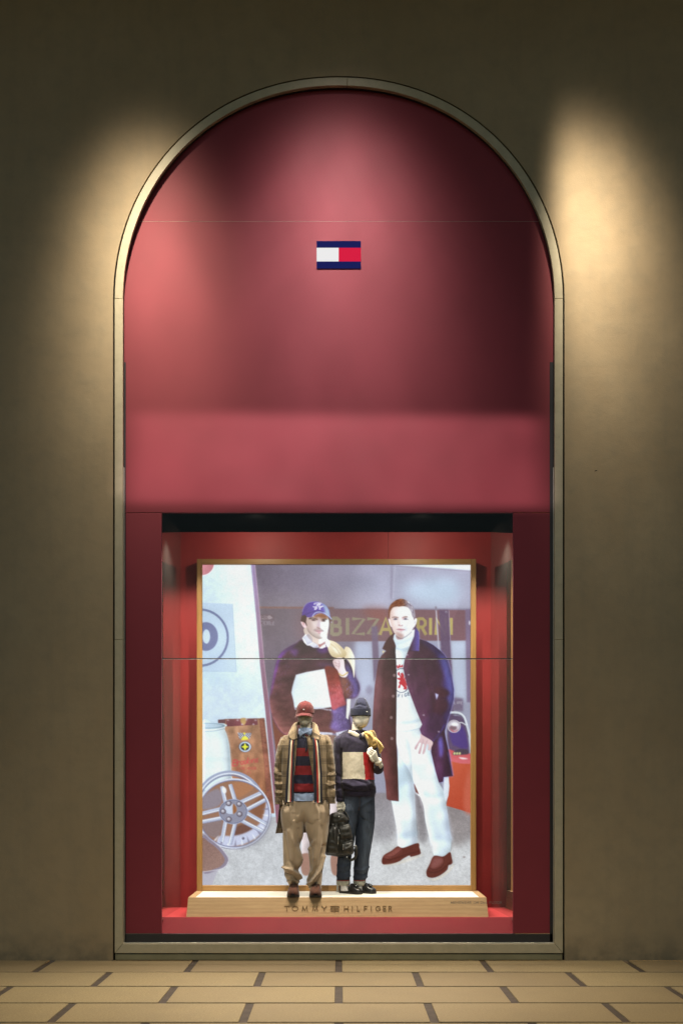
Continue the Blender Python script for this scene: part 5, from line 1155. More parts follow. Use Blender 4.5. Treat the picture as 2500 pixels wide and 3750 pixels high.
def skin_join(name, geos, parent, m):
    V, F = join_geo(geos); return link(name, mesh(name, V, F, True), parent, m)
def loftg(keys, **k):
    V, F, _, _ = loft_h('g', keys, None, None, obj=False, **k); return V, F
def sphere_geo(c, rx, ry, rz, n=12, k=8):
    V = []; F = []
    for i in range(k+1):
        t = math.pi*i/k
        for j in range(n): a = 2*math.pi*j/n; V.append(Vector((c[0]+rx*math.sin(t)*math.cos(a), c[1]+ry*math.sin(t)*math.sin(a), c[2]+rz*math.cos(t))))
    for i in range(k):
        for j in range(n): F.append((i*n+j, (i+1)*n+j, (i+1)*n+(j+1) % n, i*n+(j+1) % n))
    return V, F
def hand_geo(wrist, knuck0, knuck1, fdir, curl, L, wr=.024, th=.011, fr_=.0085, thumb=None):
    """palm from the wrist to the knuckle line knuck0-knuck1, four bent fingers, a thumb"""
    g = []; mid = (knuck0+knuck1)/2; ax = (knuck1-knuck0)
    P = dense([wrist-(mid-wrist)*.7, wrist, wrist.lerp(mid, .35), wrist.lerp(mid, .75), mid], 12)
    V = []; F = []; n = 14; fw = (mid-wrist).normalized(); nn = fw.cross(ax).normalized()
    for i, p in enumerate(P):
        t = i/(len(P)-1); hw = np.interp(t, [0, .3, .5, .8, 1], [wr, wr, wr*1.15, ax.length*.5+.006, ax.length*.5+.004]); hh = np.interp(t, [0, .3, .6, 1], [wr*.8, wr*.72, th*1.25, th])
        a = ax.normalized()
        for j in range(n):
            q = 2*math.pi*j/n; V.append(p+a*(hw*math.copysign(abs(math.cos(q))**.8, math.cos(q)))+nn*(hh*math.copysign(abs(math.sin(q))**.8, math.sin(q))))
    for i in range(len(P)-1):
        for j in range(n): F.append((i*n+j, i*n+(j+1) % n, (i+1)*n+(j+1) % n, (i+1)*n+j))
    F.append(tuple(range(n))[::-1]); F.append(tuple((len(P)-1)*n+j for j in range(n))); g.append((V, F))
    for k in range(4):
        b = knuck0.lerp(knuck1, (k+.5)/4); l = L*(.88, 1.0, .96, .78)[k]
        d1 = fdir.normalized(); d2 = (d1+curl).normalized(); d3 = (d1*.3+curl*1.4).normalized()
        pts = [b-d1*.012, b, b+d1*l*.42, b+d1*l*.42+d2*l*.34, b+d1*l*.42+d2*l*.34+d3*l*.26]
        g.append(tube_geo(dense(pts, 14), [fr_*(1.0-.25*i/13) for i in range(14)], 9))
        e = dense(pts, 14)[-1]; g.append(sphere_geo(e, fr_*.75, fr_*.75, fr_*.75, 8, 6))
    if thumb: g.append(tube_geo(dense(thumb, 12), [fr_*1.15]*8+[fr_*1.0, fr_*.95, fr_*.9, fr_*.6], 9))
    return g

# ---------------------------------------------------------------------------
# first mannequin: cap, checked coat, striped jumper, scarf, wide trousers
# ---------------------------------------------------------------------------
d1 = .45
b1 = M(455, 2175, .40); b1.z = PZ
man1 = empty('mannequin', (b1.x, .42, PZ)); tag(man1, 'faceless mannequin in dark red cap, brown checked coat, striped jumper and wide tan trousers', 'mannequin')
head = loftg([(200, 430, 495, .45, .05), (212, 405, 520, .45, .085), (240, 388, 537, .45, .105), (290, 383, 541, .45, .112), (340, 384, 540, .445, .112), (370, 389, 534, .44, .108), (395, 398, 524, .43, .096), (415, 412, 511, .42, .080), (428, 428, 497, .41, .058), (434, 444, 480, .405, .03)], nr=36, na=32, e=2.15, cap=(True, True))
neck = loftg([(370, 412, 520, .47, .060), (430, 411, 521, .465, .058), (490, 405, 528, .465, .062), (520, 395, 540, .47, .075), (560, 330, 600, .47, .09), (700, 320, 610, .47, .10), (1000, 320, 600, .46, .095), (1180, 300, 620, .46, .10)], nr=40, na=28, e=2.1, cap=(True, True))
skin_join('body', [head, neck], man1, CL['skin'])
# cap
cap = loft_h('cap', [(189, 452, 478, .45, .012), (193, 436, 492, .45, .045), (204, 412, 514, .45, .080), (228, 389, 536, .448, .108), (262, 375, 550, .446, .122), (300, 370, 556, .446, .126), (314, 369, 556, .446, .126)], CL['capred'], man1, nr=30, na=48, e=2.1, cap=(True, False), wr=.0012, wf=(40, 40, 40))
def visor():
    V = []; F = []; n, k = 28, 8
    for side in (0, 1):
        for i in range(n+1):
            a = R(-82+160*i/n)
            for j in range(k+1):
                t = j/k; c0 = 462-3; u = c0+90*math.sin(a)*(1+.03*t)-8*t; reach = .064*math.cos(a)**.8*t if math.cos(a) > 0 else 0
                v = 305+(31+20*abs(math.sin(a))**2.2)*t*(1 if True else 1)+3*abs(math.sin(a))
                p = M(u, v+side*3.5, .446-.122*math.cos(a)); p.y = .446-.122*math.cos(a)-reach; V.append(p)
    o = (n+1)*(k+1)
    for i in range(n):
        for j in range(k):
            q = (i*(k+1)+j, (i+1)*(k+1)+j, (i+1)*(k+1)+j+1, i*(k+1)+j+1); F.append(q); F.append(tuple(x+o for x in q[::-1]))
    for i in range(n): F.append((i*(k+1)+k, (i+1)*(k+1)+k, o+(i+1)*(k+1)+k, o+i*(k+1)+k))
    for i in (0, n):
        for j in range(k): F.append((i*(k+1)+j, i*(k+1)+j+1, o+i*(k+1)+j+1, o+i*(k+1)+j))
    return mesh('visor', V, F, True)
link('visor', visor(), cap, CL['capred'])
V, F = sphere_geo(M(463, 189, .45), .009, .009, .006); link('button', mesh('button', V, F, True), cap, CL['capred'])
pb = M(448, 273, .318); link('badge', box_me('badge', pb.x-.007, pb.x+.007, .316, .328, pb.z-.0038, pb.z+.0038), cap, CL['white'])
tube('band', [M(375+180*i/14, 303-3*math.sin(math.pi*i/14), .446-.127*math.sin(math.pi*i/14)) + Vector((0, 0, 0)) for i in range(15)], .0028, CL['capred'], cap, 6)
# shirt: collar and tail
shirt = loft_h('shirt', [(1105, 298, 606, .45, .120), (1130, 296, 610, .448, .133), (1165, 296, 610, .446, .138), (1200, 294, 612, .446, .140)], CL['bluecot'], man1, nr=14, na=60, e=2.4, folds=(([(470, 1120), (470, 1200)], 8, .006), ([(380, 1150), (440, 1195)], 10, -.006), ([(520, 1140), (560, 1200)], 10, .007)), wr=.003, wf=(25, 20, 6))
loft_h('collar_stand', [(462, 398, 532, .465, .066), (490, 392, 538, .46, .072), (530, 388, 542, .455, .085)], CL['bluecot'], shirt, nr=8, na=36, e=2.1)
for nm, a, b in (('collar_point', [(400, 470), (395, 520), (412, 556), (440, 530), (456, 512)]  , .345), ('collar_point', [(532, 470), (537, 515), (515, 540), (490, 522), (466, 512)], .345)):
    pillow(nm, a, b, .008, CL['bluecot'], shirt, rings=5, sm=False)
tie = pillow('tie', [(425, 535), (445, 515), (478, 515), (505, 540), (495, 575), (470, 600), (448, 590)], .368, .022, CL['navyknit'], man1, rings=7)
for k, m_ in enumerate(('bluecot', 'scarfcream', 'scarfred')):
    tube('tie_stripe', [M(432+14*k, 545-10*k, .352), M(452+12*k, 556-9*k, .345), M(470+10*k, 572-9*k, .350)], .0032, CL[m_], tie, 6)
tube('tie_end', [M(468, 590, .335), M(478, 640, .318), M(470, 700, .312)], [(.010, .006), (.012, .005), (.007, .004)], CL['navyknit'], tie, 8, 10)
# jumper, material by stripe
def stripe(u, v, q2, p):
    v = (v+q2[1])/2
    if v > 1108: return 0
    return 1 if (666 < v < 750 or 843 < v < 935 or 1026 < v < 1108) else 0
jum = loft_h('jumper', [(528, 380, 550, .46, .085), (545, 345, 590, .458, .10), (575, 305, 622, .455, .115), (640, 285, 640, .452, .124), (800, 285, 640, .450, .128), (1000, 288, 628, .448, .128), (1085, 292, 618, .447, .135), (1112, 298, 606, .447, .130), (1126, 300, 604, .447, .128)], [CL['navyknit'], CL['redknit']], man1, nr=190, na=56, e=2.4, mi=stripe, wr=.003, wf=(10, 8, 9), folds=(([(380, 1000), (460, 1060), (540, 1010)], 18, .004), ([(365, 930), (420, 1000)], 14, -.004), ([(520, 900), (470, 990)], 16, .003)))
# coat
coat_keys = [(520, 325, 605, .475, .085), (535, 270, 655, .472, .105), (555, 232, 698, .468, .128), (600, 216, 710, .462, .148), (700, 214, 708, .458, .158), (900, 214, 706, .455, .163), (1100, 210, 708, .458, .166), (1250, 200, 712, .470, .165), (1400, 182, 712, .490, .160), (1532, 162, 700, .500, .155)]
EL = [(520, 388), (600, 384), (700, 380), (900, 362), (1000, 348), (1180, 332)]; ER = [(520, 512), (560, 482), (650, 492), (850, 525), (1000, 548), (1180, 562)]
def coat_rng(v, uL, uR):
    cu, ru = (uL+uR)/2, (uR-uL)/2
    def ang(u): return math.degrees(math.asin(min(1, max(0, abs(u-cu)/ru)**(2.4/2))))
    vv = min(v, 1180); k = np.array(EL); ul = np.interp(vv, k[:, 0], k[:, 1]); k = np.array(ER); ur = np.interp(vv, k[:, 0], k[:, 1])
    ar = ang(ur)*(1 if ur >= cu else -1); al = ang(ul)*(1 if ul <= cu else -1)
    t = max(0, min(1, (v-1150)/190)); t = t*t*(3-2*t)
    return ar+(105-ar)*t, 360-(al+(92-al)*t)
cf = [([(250, 640), (245, 1150)], 14, .008), ([(380, 700), (340, 1150)], 10, .006), ([(660, 640), (650, 1100)], 14, -.006), ([(600, 900), (620, 1160)], 14, .008), ([(330, 620), (350, 760)], 12, .004)]
coat = loft_h('coat', coat_keys, CL['plaid'], man1, nr=80, na=80, e=2.4, a_rng=coat_rng, wr=.005, wf=(9, 9, 4), folds=cf); coat.modifiers.new('thickness', 'SOLIDIFY').thickness = .006
def sleeve(keys, seed, fl):
    return loft_h('sleeve', keys, CL['plaid'], coat, nr=90, na=40, e=2.2, cap=(True, True), wr=.004, wf=(14, 14, 26), seed=seed, folds=fl)
fl = [([(165, 850), (215, 905), (245, 900)], 12, -.014), ([(160, 915), (200, 940), (245, 930)], 9, .010), ([(155, 985), (200, 1000), (245, 985)], 11, -.011), ([(155, 1025), (205, 1040), (245, 1030)], 8, .009), ([(158, 1070), (245, 1085)], 9, -.010), ([(156, 1110), (205, 1125), (245, 1110)], 8, .009), ([(156, 1150), (245, 1140)], 9, -.009), ([(195, 640), (200, 830)], 14, .006)]
sleeve([(535, 262, 310, .468, .045), (548, 236, 315, .464, .075), (575, 212, 312, .46, .092), (640, 188, 295, .455, .094), (720, 168, 268, .452, .088), (800, 158, 252, .450, .082), (900, 148, 247, .445, .080), (1000, 150, 249, .43, .078), (1100, 156, 250, .415, .074), (1180, 156, 246, .405, .070), (1236, 154, 240, .40, .068)], 3, fl)
fr2 = [([(665, 860), (710, 905), (760, 900)], 12, -.012), ([(660, 930), (720, 945), (765, 930)], 9, .009), ([(660, 985), (765, 1000)], 10, -.010), ([(655, 1030), (715, 1045), (765, 1030)], 9, .009), ([(655, 1075), (765, 1070)], 9, -.009), ([(725, 640), (745, 820)], 14, .006), ([(690, 1120), (700, 1215)], 9, .006), ([(690, 620), (660, 820)], 12, -.007)]
sleeve([(532, 625, 672, .468, .045), (546, 626, 702, .464, .075), (575, 628, 722, .46, .092), (640, 634, 738, .455, .094), (720, 648, 748, .452, .088), (800, 656, 760, .450, .082), (900, 662, 768, .445, .080), (1000, 655, 766, .43, .078), (1070, 652, 764, .415, .074), (1150, 664, 768, .405, .070), (1228, 678, 770, .40, .068)], 5, fr2)
pillow('cuff_strap', [(735, 1085), (768, 1080), (770, 1180), (745, 1175)], .345, .010, CL['plaid'], coat, rings=4, sm=False)
ct_ = M(458, 500, .47)
surf('coat_collar', [M(*p) for p in ((384, 572, .325), (382, 480  , .345), (386, 418, .43), (410, 396, .52), (460, 390, .56), (512, 396, .52), (534, 412, .43), (532, 480  , .345), (522, 572, .325))],
     [M(*p) for p in ((328, 582, .292), (292, 536, .34), (315, 476, .43), (352, 436, .55), (460, 430, .61), (572, 436, .55), (594, 472, .43), (612, 532, .34), (598, 584, .292))], CL['plaid'], coat, 60, 8, .012, ct_, .008)
# scarf: two hanging ends
def scarf_end(keys, cols, seed):
    K = cr(keys, 60); V = []; F = []; MI = []; n = 16
    for i, (v, uL, uR, d) in enumerate(K):
        for side in (0, 1):
            for j in range(n+1):
                t = j/n; p = M(uL+(uR-uL)*t, v, d); w = .006*math.sin(t*math.pi)+.004*noise.noise(Vector((t*2.5+seed, v*.006, 0)))
                p.y = d-w+side*.006; V.append(p)
    w_ = 2*(n+1)
    for i in range(59):
        for j in range(n):
            a = i*w_+j; t = (j+.5)/n; mi = 0
            for lo, hi, m_ in cols:
                if lo <= t < hi: mi = m_
            F.append((a, a+w_, a+w_+1, a+1)); MI.append(mi); a += n+1; F.append((a, a+1, a+w_+1, a+w_)); MI.append(mi)
        for j in (0, n):
            a = i*w_+j; F.append((a, a+n+1, a+w_+n+1, a+w_)); MI.append(0)
    for i in (0, 59):
        for j in range(n): a = i*w_+j; F.append((a, a+1, a+n+2, a+n+1)); MI.append(0)
    o = link('scarf_end', mesh('scarf_end', V, F, True, MI), man1, [CL['scarfnavy'], CL['scarfcream'], CL['scarfred']])
    vb = K[-1]
    Vs, Fs = join_geo([tube_geo([M(vb[1]+(vb[2]-vb[1])*(k+.5)/18, vb[0]-2, vb[3]), M(vb[1]+(vb[2]-vb[1])*(k+.5)/18+random.Random(k).uniform(-2, 2), vb[0]+10, vb[3])], .0018, 5) for k in range(18)])
    link('fringe', mesh('fringe', Vs, Fs), o, CL['scarfnavy'])
scarf_end([(545, 318, 372, .322), (600, 300, 356, .296), (700, 292, 352, .282), (900, 276, 350, .276), (1050, 266, 348, .274), (1208, 258, 346, .274)], ((.34, .55, 1), (.55, .68, 2)), 1)
scarf_end([(545, 530, 592, .322), (600, 540, 600, .296), (700, 542, 614, .282), (900, 546, 632, .276), (1050, 550, 634, .274), (1216, 552, 638, .274)], ((.40, .56, 2), (.56, .76, 1)), 4)
# trousers
def groove(u0, v0, v1, dep, wmax):
    def f(u, v, a):
        if math.cos(a) < .15: return 0.0
        t = max(0, min(1, (v-v0)/(v1-v0))); t = t*t; w = 8+wmax*1000*.55*t
        return -dep*t*math.exp(-((u-u0)/w)**2)
    return f
hipf = [([(330, 1210), (320, 1300), (345, 1480)], 16, 0.0170), ([(395, 1210), (385, 1330)], 14, -0.0136), ([(445, 1200), (448, 1420)], 7, -0.0204), ([(560, 1215), (590, 1320), (585, 1380)], 22, 0.0238), ([(610, 1215), (640, 1330)], 10, -0.0170), ([(660, 1200), (690, 1330)], 14, 0.0153), ([(260, 1220), (240, 1300)], 14, -0.0170)]
lf = [([(350, 1400), (335, 1700), (345, 1880)], 15, 0.0204), ([(250, 1500), (300, 1800), (390, 1900)], 18, -0.0204), ([(300, 1500), (380, 1700), (430, 1790)], 16, 0.0136), ([(245, 1870), (320, 1890), (400, 1950), (412, 1990)], 13, 0.0306), ([(250, 1920), (330, 1945), (385, 2000)], 12, -0.0272), ([(290, 2010), (350, 1995), (395, 2020)], 9, 0.0170), ([(310, 2050), (350, 2035), (390, 2060)], 8, -0.0153), ([(400, 1480), (410, 1620)], 12, -0.0136)]
rf = [([(590, 1400), (580, 1600), (560, 1780)], 15, 0.0204), ([(515, 1600), (530, 1750), (520, 1900)], 14, -0.0136), ([(660, 1650), (600, 1850), (520, 1960), (480, 2010)], 15, -0.0272), ([(650, 1760), (610, 1900), (540, 2010), (500, 2040)], 13, 0.0306), ([(640, 1900), (590, 2010), (530, 2070)], 12, -0.0238), ([(540, 2075), (590, 2060), (620, 2080)], 9, 0.0170), ([(500, 1690), (560, 1600)], 12, 0.0153), ([(640, 1450), (650, 1650)], 14, -0.0102)]
parts = [loftg([(1120, 270, 655, .455, .105), (1160, 240, 688, .452, .122), (1210, 222, 704, .448, .130), (1300, 214, 712, .446, .134), (1400, 218, 708, .446, .131), (1462, 230, 700, .447, .120)], nr=60, na=110, e=2.5, folds=hipf, wr=.003, wf=(12, 10, 5), extra=groove(451, 1240, 1462, .125, .115)),
         loftg([(1230, 236, 446, .446, .118), (1300, 218, 450, .446, .132), (1340, 216, 452, .446, .130), (1400, 219, 453, .446, .124), (1470, 230, 452, .446, .118), (1560, 236, 441, .445, .112), (1650, 238, 410, .444, .104), (1700, 238, 418, .444, .103), (1760, 237, 436, .444, .102), (1830, 239, 437, .444, .102), (1895, 243, 398, .444, .098), (1930, 246, 404, .444, .098), (1962, 254, 416, .444, .096), (2005, 276, 404, .445, .084), (2050, 296, 396, .446, .072), (2098, 310, 396, .446, .066)], nr=110, na=50, e=2.2, folds=lf, wr=.004, wf=(12, 12, 6), seed=2, cap=(True, False)),
         loftg([(1230, 452, 692, .446, .118), (1300, 450, 710, .446, .132), (1340, 450, 711, .446, .130), (1400, 452, 708, .446, .124), (1470, 460, 701, .446, .118), (1540, 480, 695, .445, .112), (1640, 506, 682, .444, .104), (1690, 498, 675, .444, .103), (1760, 500, 663, .444, .100), (1850, 508, 650, .444, .096), (1900, 508, 643, .444, .095), (1960, 492, 636, .444, .094), (2010, 476, 631, .445, .088), (2060, 494, 627, .446, .076), (2112, 514, 622, .446, .066)], nr=110, na=50, e=2.2, folds=rf, wr=.004, wf=(12, 12, 6), seed=7, cap=(True, False))]
skin_join('trousers', parts, man1, CL['tan'])
for s, u in ((-1, 236), (1, 694)):
    tube('pocket_edge', [M(u, 1195, .36), M(u-s*6, 1240, .338), M(u+s*4, 1300, .345)], .004, CL['tan'], man1, 6, 10)
# boots, toes to the street
def boot(u0, u1):
    uc = (u0+u1)/2; hw = (u1-u0)/2*(.3613*9.58/FPX); x = M(uc, 2175, .38).x; V = []; F = []; n = 20
    S = [(.525, .55, .055, .085), (.50, .78, .09, .125), (.46, .80, .10, .135), (.42, .80, .118, .125), (.38, .86, .105, .105), (.34, .94, .085, .085), (.30, .98, .068, .07), (.265, .90, .052, .055), (.24, .62, .036, .04), (.232, .3, .02, .025)]
    K = cr([(y, w*hw, h) for y, w, h, _ in S], 26)
    for y, w, h in K:
        for j in range(n):
            a = math.pi*j/(n-1); V.append(Vector((x+w*math.copysign(abs(math.cos(a))**.7, math.cos(a)), y, PZ+.022+h*math.sin(a)**.75)))
    for i in range(25):
        for j in range(n-1): F.append((i*n+j, (i+1)*n+j, (i+1)*n+j+1, i*n+j+1))
    sh = link('boot', mesh('boot', V, F, True), man1, CL['suede'])
    pts = [(x+w*1.04*s_, y) for s_, rng in ((1, K), (-1, K[::-1])) for y, w, h in rng]
    bm = bmesh.new(); a = [bm.verts.new((p[0], p[1]-.002, PZ+.001)) for p in pts]; b = [bm.verts.new((p[0], p[1]-.002, PZ+.024)) for p in pts]
    bm.faces.new(a[::-1]); bm.faces.new(b)
    for i in range(len(pts)): bm.faces.new((a[i], a[(i+1) % len(pts)], b[(i+1) % len(pts)], b[i]))
    bmesh.ops.recalc_face_normals(bm, faces=bm.faces); me = bpy.data.meshes.new('sole'); bm.to_mesh(me); bm.free(); link('sole', me, sh, CL['sole'])
    for k in range(3): tube('lace', [Vector((x-.018, .355-.022*k, PZ+.022+.108-.016*k)), Vector((x, .35-.022*k, PZ+.022+.116-.016*k)), Vector((x+.018, .355-.022*k, PZ+.022+.108-.016*k))], .0025, CL['sole'], sh, 5, 6)
boot(284, 408); boot(507, 632)
# ---------------------------------------------------------------------------
# second mannequin: navy beanie, mohair jumper with colour blocks, jeans
# ---------------------------------------------------------------------------
b2 = M(970, 2140, .62); man2 = empty('mannequin', (b2.x, .64, PZ)); tag(man2, 'faceless mannequin in navy beanie, navy jumper with cream and red blocks and dark jeans', 'mannequin')
head = loftg([(215, 1000, 1060, .62, .05), (228, 982, 1080, .62, .08), (255, 960, 1102, .62, .10), (290, 945, 1113, .62, .110), (340, 936, 1119, .618, .115), (375, 941, 1114, .614, .112), (405, 951, 1104, .606, .104), (432, 966, 1090, .598, .088), (450, 986, 1074, .592, .066), (460, 1006, 1056, .588, .038), (464, 1020, 1042, .586, .018)], nr=40, na=36, e=2.15, cap=(True, True))
neck = loftg([(360, 946, 1050, .645, .062), (420, 939, 1048, .642, .060), (470, 934, 1044, .640, .060), (510, 930, 1046, .64, .066), (550, 905, 1075, .645, .085), (620, 850, 1110, .645, .10), (900, 860, 1110, .64, .10), (1150, 880, 1130, .64, .10)], nr=40, na=28, e=2.1, cap=(True, True))
# raised arm and hand (viewer's right), hanging arm and hand (viewer's left)
wr_ = M(1200, 800, .455); k0, k1 = M(1124, 752, .418), M(1170, 690, .428)
h1 = hand_geo(wr_, k0, k1, Vector((-.80, -.16, .42)), Vector((.25, .55, .55)), .072, .023, .013, .0098, [M(1160, 780, .445), M(1150, 800, .43), M(1130, 775, .41), M(1118, 745, .405)])
arm1 = tube_geo(dense([M(1120, 620, .64), M(1170, 760, .63), M(1196, 878, .60), M(1212, 860, .54), M(1200, 800, .455)], 24), [.045]*8+[.038]*8+[.030]*4+[.024]*4, 12)
wl_ = M(815, 1195, .585); q0, q1 = M(783, 1268, .548), M(846, 1262, .560)
h2 = hand_geo(wl_, q0, q1, Vector((.05, -.25, -1)), Vector((0, .9, -.15)), .085, .025, .014, .0098, [M(845, 1215, .57), M(858, 1250, .545), M(856, 1285, .535), M(846, 1308, .54)])
arm2 = tube_geo(dense([M(790, 620, .64), M(790, 800, .64), M(800, 980, .625), M(812, 1195, .585)], 20), [.045]*8+[.036]*6+[.028]*6, 12)
skin_join('body', [head, neck, arm1, arm2]+h1+h2, man2, CL['skin'])
tube('neck_joint', [M(934+112*i/12, 438+22*math.sin(math.pi*.5*i/12), .643-.062*math.sin(math.pi*i/12)) for i in range(13)], .0012, CL['dark'], man2, 5)
# beanie
bf_ = [([(955, 245), (1010, 230), (1060, 250)], 14, -.009), ([(945, 262), (1000, 250), (1090, 262)], 8, .006), ([(1000, 180), (990, 215)], 12, .005)]
bean = loft_h('beanie', [(153, 1018, 1042, .62, .012), (156, 1006, 1056, .62, .035), (168, 990, 1074, .62, .065), (192, 976, 1089, .62, .090), (222, 963, 1103, .62, .108), (248, 950, 1114, .62, .118), (272, 938, 1121, .62, .122), (300, 934, 1121, .62, .122)], CL['navyknit'], man2, nr=44, na=48, e=2.15, cap=(True, False), folds=bf_, wr=.002, wf=(20, 20, 20))
def brib(a, v): return .0016*math.cos(a*64)
loft_h('turn_up', [(263, 930, 1121, .62, .124), (268, 923, 1124, .62, .130), (300, 920, 1126, .62, .132), (330, 919, 1128, .62, .132), (340, 920, 1128, .62, .131), (345, 926, 1122, .62, .124)], CL['navyknit'], bean, nr=16, na=192, e=2.15, rib=brib)
pb = M(1088, 295, .505); link('badge', box_me('badge', pb.x-.0065, pb.x+.0065, .505, .525, pb.z-.0035, pb.z+.0035), bean, CL['white'])
# shirt collar and tie
shirt2 = loft_h('shirt_collar', [(482, 922, 1050, .642, .068), (505, 910, 1056, .640, .076), (535, 900, 1064, .638, .09)], CL['creamcot'], man2, nr=8, na=36, e=2.1)
pillow('collar_point', [(908, 482), (898, 508), (945, 545), (1004, 566), (1018, 528), (965, 498)], .522, .007, CL['creamcot'], shirt2, rings=5, sm=False); pillow('collar_point', [(1050, 505), (1058, 520), (1046, 560), (1036, 548), (1034, 520)], .520, .008, CL['creamcot'], shirt2, rings=5, sm=False)
pillow('tie', [(1012, 524), (1036, 522), (1044, 555), (1030, 575), (1010, 565)], .518, .012, CL['navyknit'], man2, rings=5)
# jumper
def block(u, v, q2, p):
    u = (u+q2[0])/2; v = (v+q2[1])/2
    if p.y > .64: return 0
    w = 4*noise.noise(Vector((u*.15, v*.15, 0)))
    if 709+w < v < 976+w+(u-830)*.02 and 830+w+(v-709)*-.0 < u < 1045+(v-709)*.085: return 1
    if 712+w < v < 986+w and 1045+(v-709)*.085 <= u < 1168: return 2
    return 0
jf = [([(840, 1010), (950, 1050), (1100, 1040)], 24, .014), ([(845, 1095), (1000, 1110), (1150, 1095)], 12, -.012), ([(1080, 1000), (1140, 1040), (1170, 1060)], 14, .010), ([(830, 680), (830, 1000)], 12, -.010), ([(900, 560), (1000, 610)], 30, .006), ([(870, 1040), (930, 1075)], 10, -.006), ([(1120, 760), (1150, 960)], 14, -.006), ([(960, 985), (1060, 1020), (1120, 1090)], 10, -.007)]
jum2 = loft_h('jumper', [(487, 898, 1058, .642, .078), (496, 870, 1078, .642, .092), (515, 835, 1108, .642, .105), (545, 795, 1135, .640, .118), (590, 775, 1150, .638, .128), (650, 778, 1158, .636, .134), (750, 805, 1163, .635, .137), (850, 822, 1163, .634, .137), (950, 828, 1161, .633, .138), (1020, 826, 1163, .632, .144), (1070, 832, 1174, .632, .148), (1098, 842, 1176, .632, .144), (1120, 850, 1172, .632, .138), (1156, 856, 1164, .633, .132)], [CL['mohair'], CL['mohairw'], CL['mohairr']], man2, nr=200, na=150, e=2.4, mi=block, folds=jf, wr=.004, wf=(9, 9, 9))
def fuzz(name, src, mat_i, m, n, L, parent):
    """short mohair strands standing off the knit, one joined part"""
    me = src.data; r = random.Random(name+str(mat_i)); polys = [p for p in me.polygons if p.material_index == mat_i]; V = []; F = []
    for k in range(n):
        p = r.choice(polys); c = p.center; nr = Vector(p.normal); t = Vector((r.uniform(-1, 1), r.uniform(-1, 1), r.uniform(-1.3, .5))); d = (nr*.55+t*.6).normalized()*L*r.uniform(.5, 1.2); s = d.cross(nr).normalized()*.0007; i = len(V)
        j = Vector((r.uniform(-1, 1), r.uniform(-1, 1), r.uniform(-1, 1)))*.002; c = Vector(c)+j
        V += [c-s, c+s, c+d]; F.append((i, i+1, i+2))
    o = bpy.data.objects.new('fuzz', mesh('fuzz', V, F)); COL.objects.link(o); o.parent = parent; o.data.materials.append(m); o['kind'] = 'stuff'; return o
fuzz('fa', jum2, 0, CL['mohair'], 14000, .012, jum2); fuzz('fb', jum2, 1, CL['mohairw'], 2600, .009, jum2); fuzz('fc', jum2, 2, CL['mohairr'], 1500, .009, jum2)
sl = loft_h('sleeve', [(538, 800, 850, .640, .05), (550, 768, 850, .638, .085), (585, 748, 842, .636, .098), (640, 745, 838, .634, .098), (750, 752, 834, .630, .090), (900, 761, 836, .622, .080), (1000, 766, 840, .612, .074), (1100, 769, 846, .600, .068), (1160, 772, 848, .592, .062), (1208, 776, 846, .586, .050)], CL['mohair'], jum2, nr=80, na=36, e=2.2, cap=(True, True), wr=.005, wf=(14, 14, 16), seed=4, folds=[([(770, 930), (830, 960)], 14, -.010), ([(772, 1010), (838, 1030)], 12, .008), ([(775, 1080), (840, 1070)], 12, -.009), ([(775, 1165), (846, 1170)], 8, -.006)])
tube('sleeve', [M(1112, 590, .64), M(1150, 680, .645), M(1176, 790, .64), M(1192, 872, .61), M(1208, 872, .565), M(1206, 832, .505), M(1202, 808, .472)], [.060, .066, .060, .052, .050, .043, .034], CL['mohair'], jum2, 24, 40, True, .004, 3)
tube('shirt_cuff', [M(1206, 824, .492), M(1202, 806, .468), M(1199, 790, .448)], [.036, .037, .036], CL['creamcot'], man2, 20, 8, True, .002, 1)
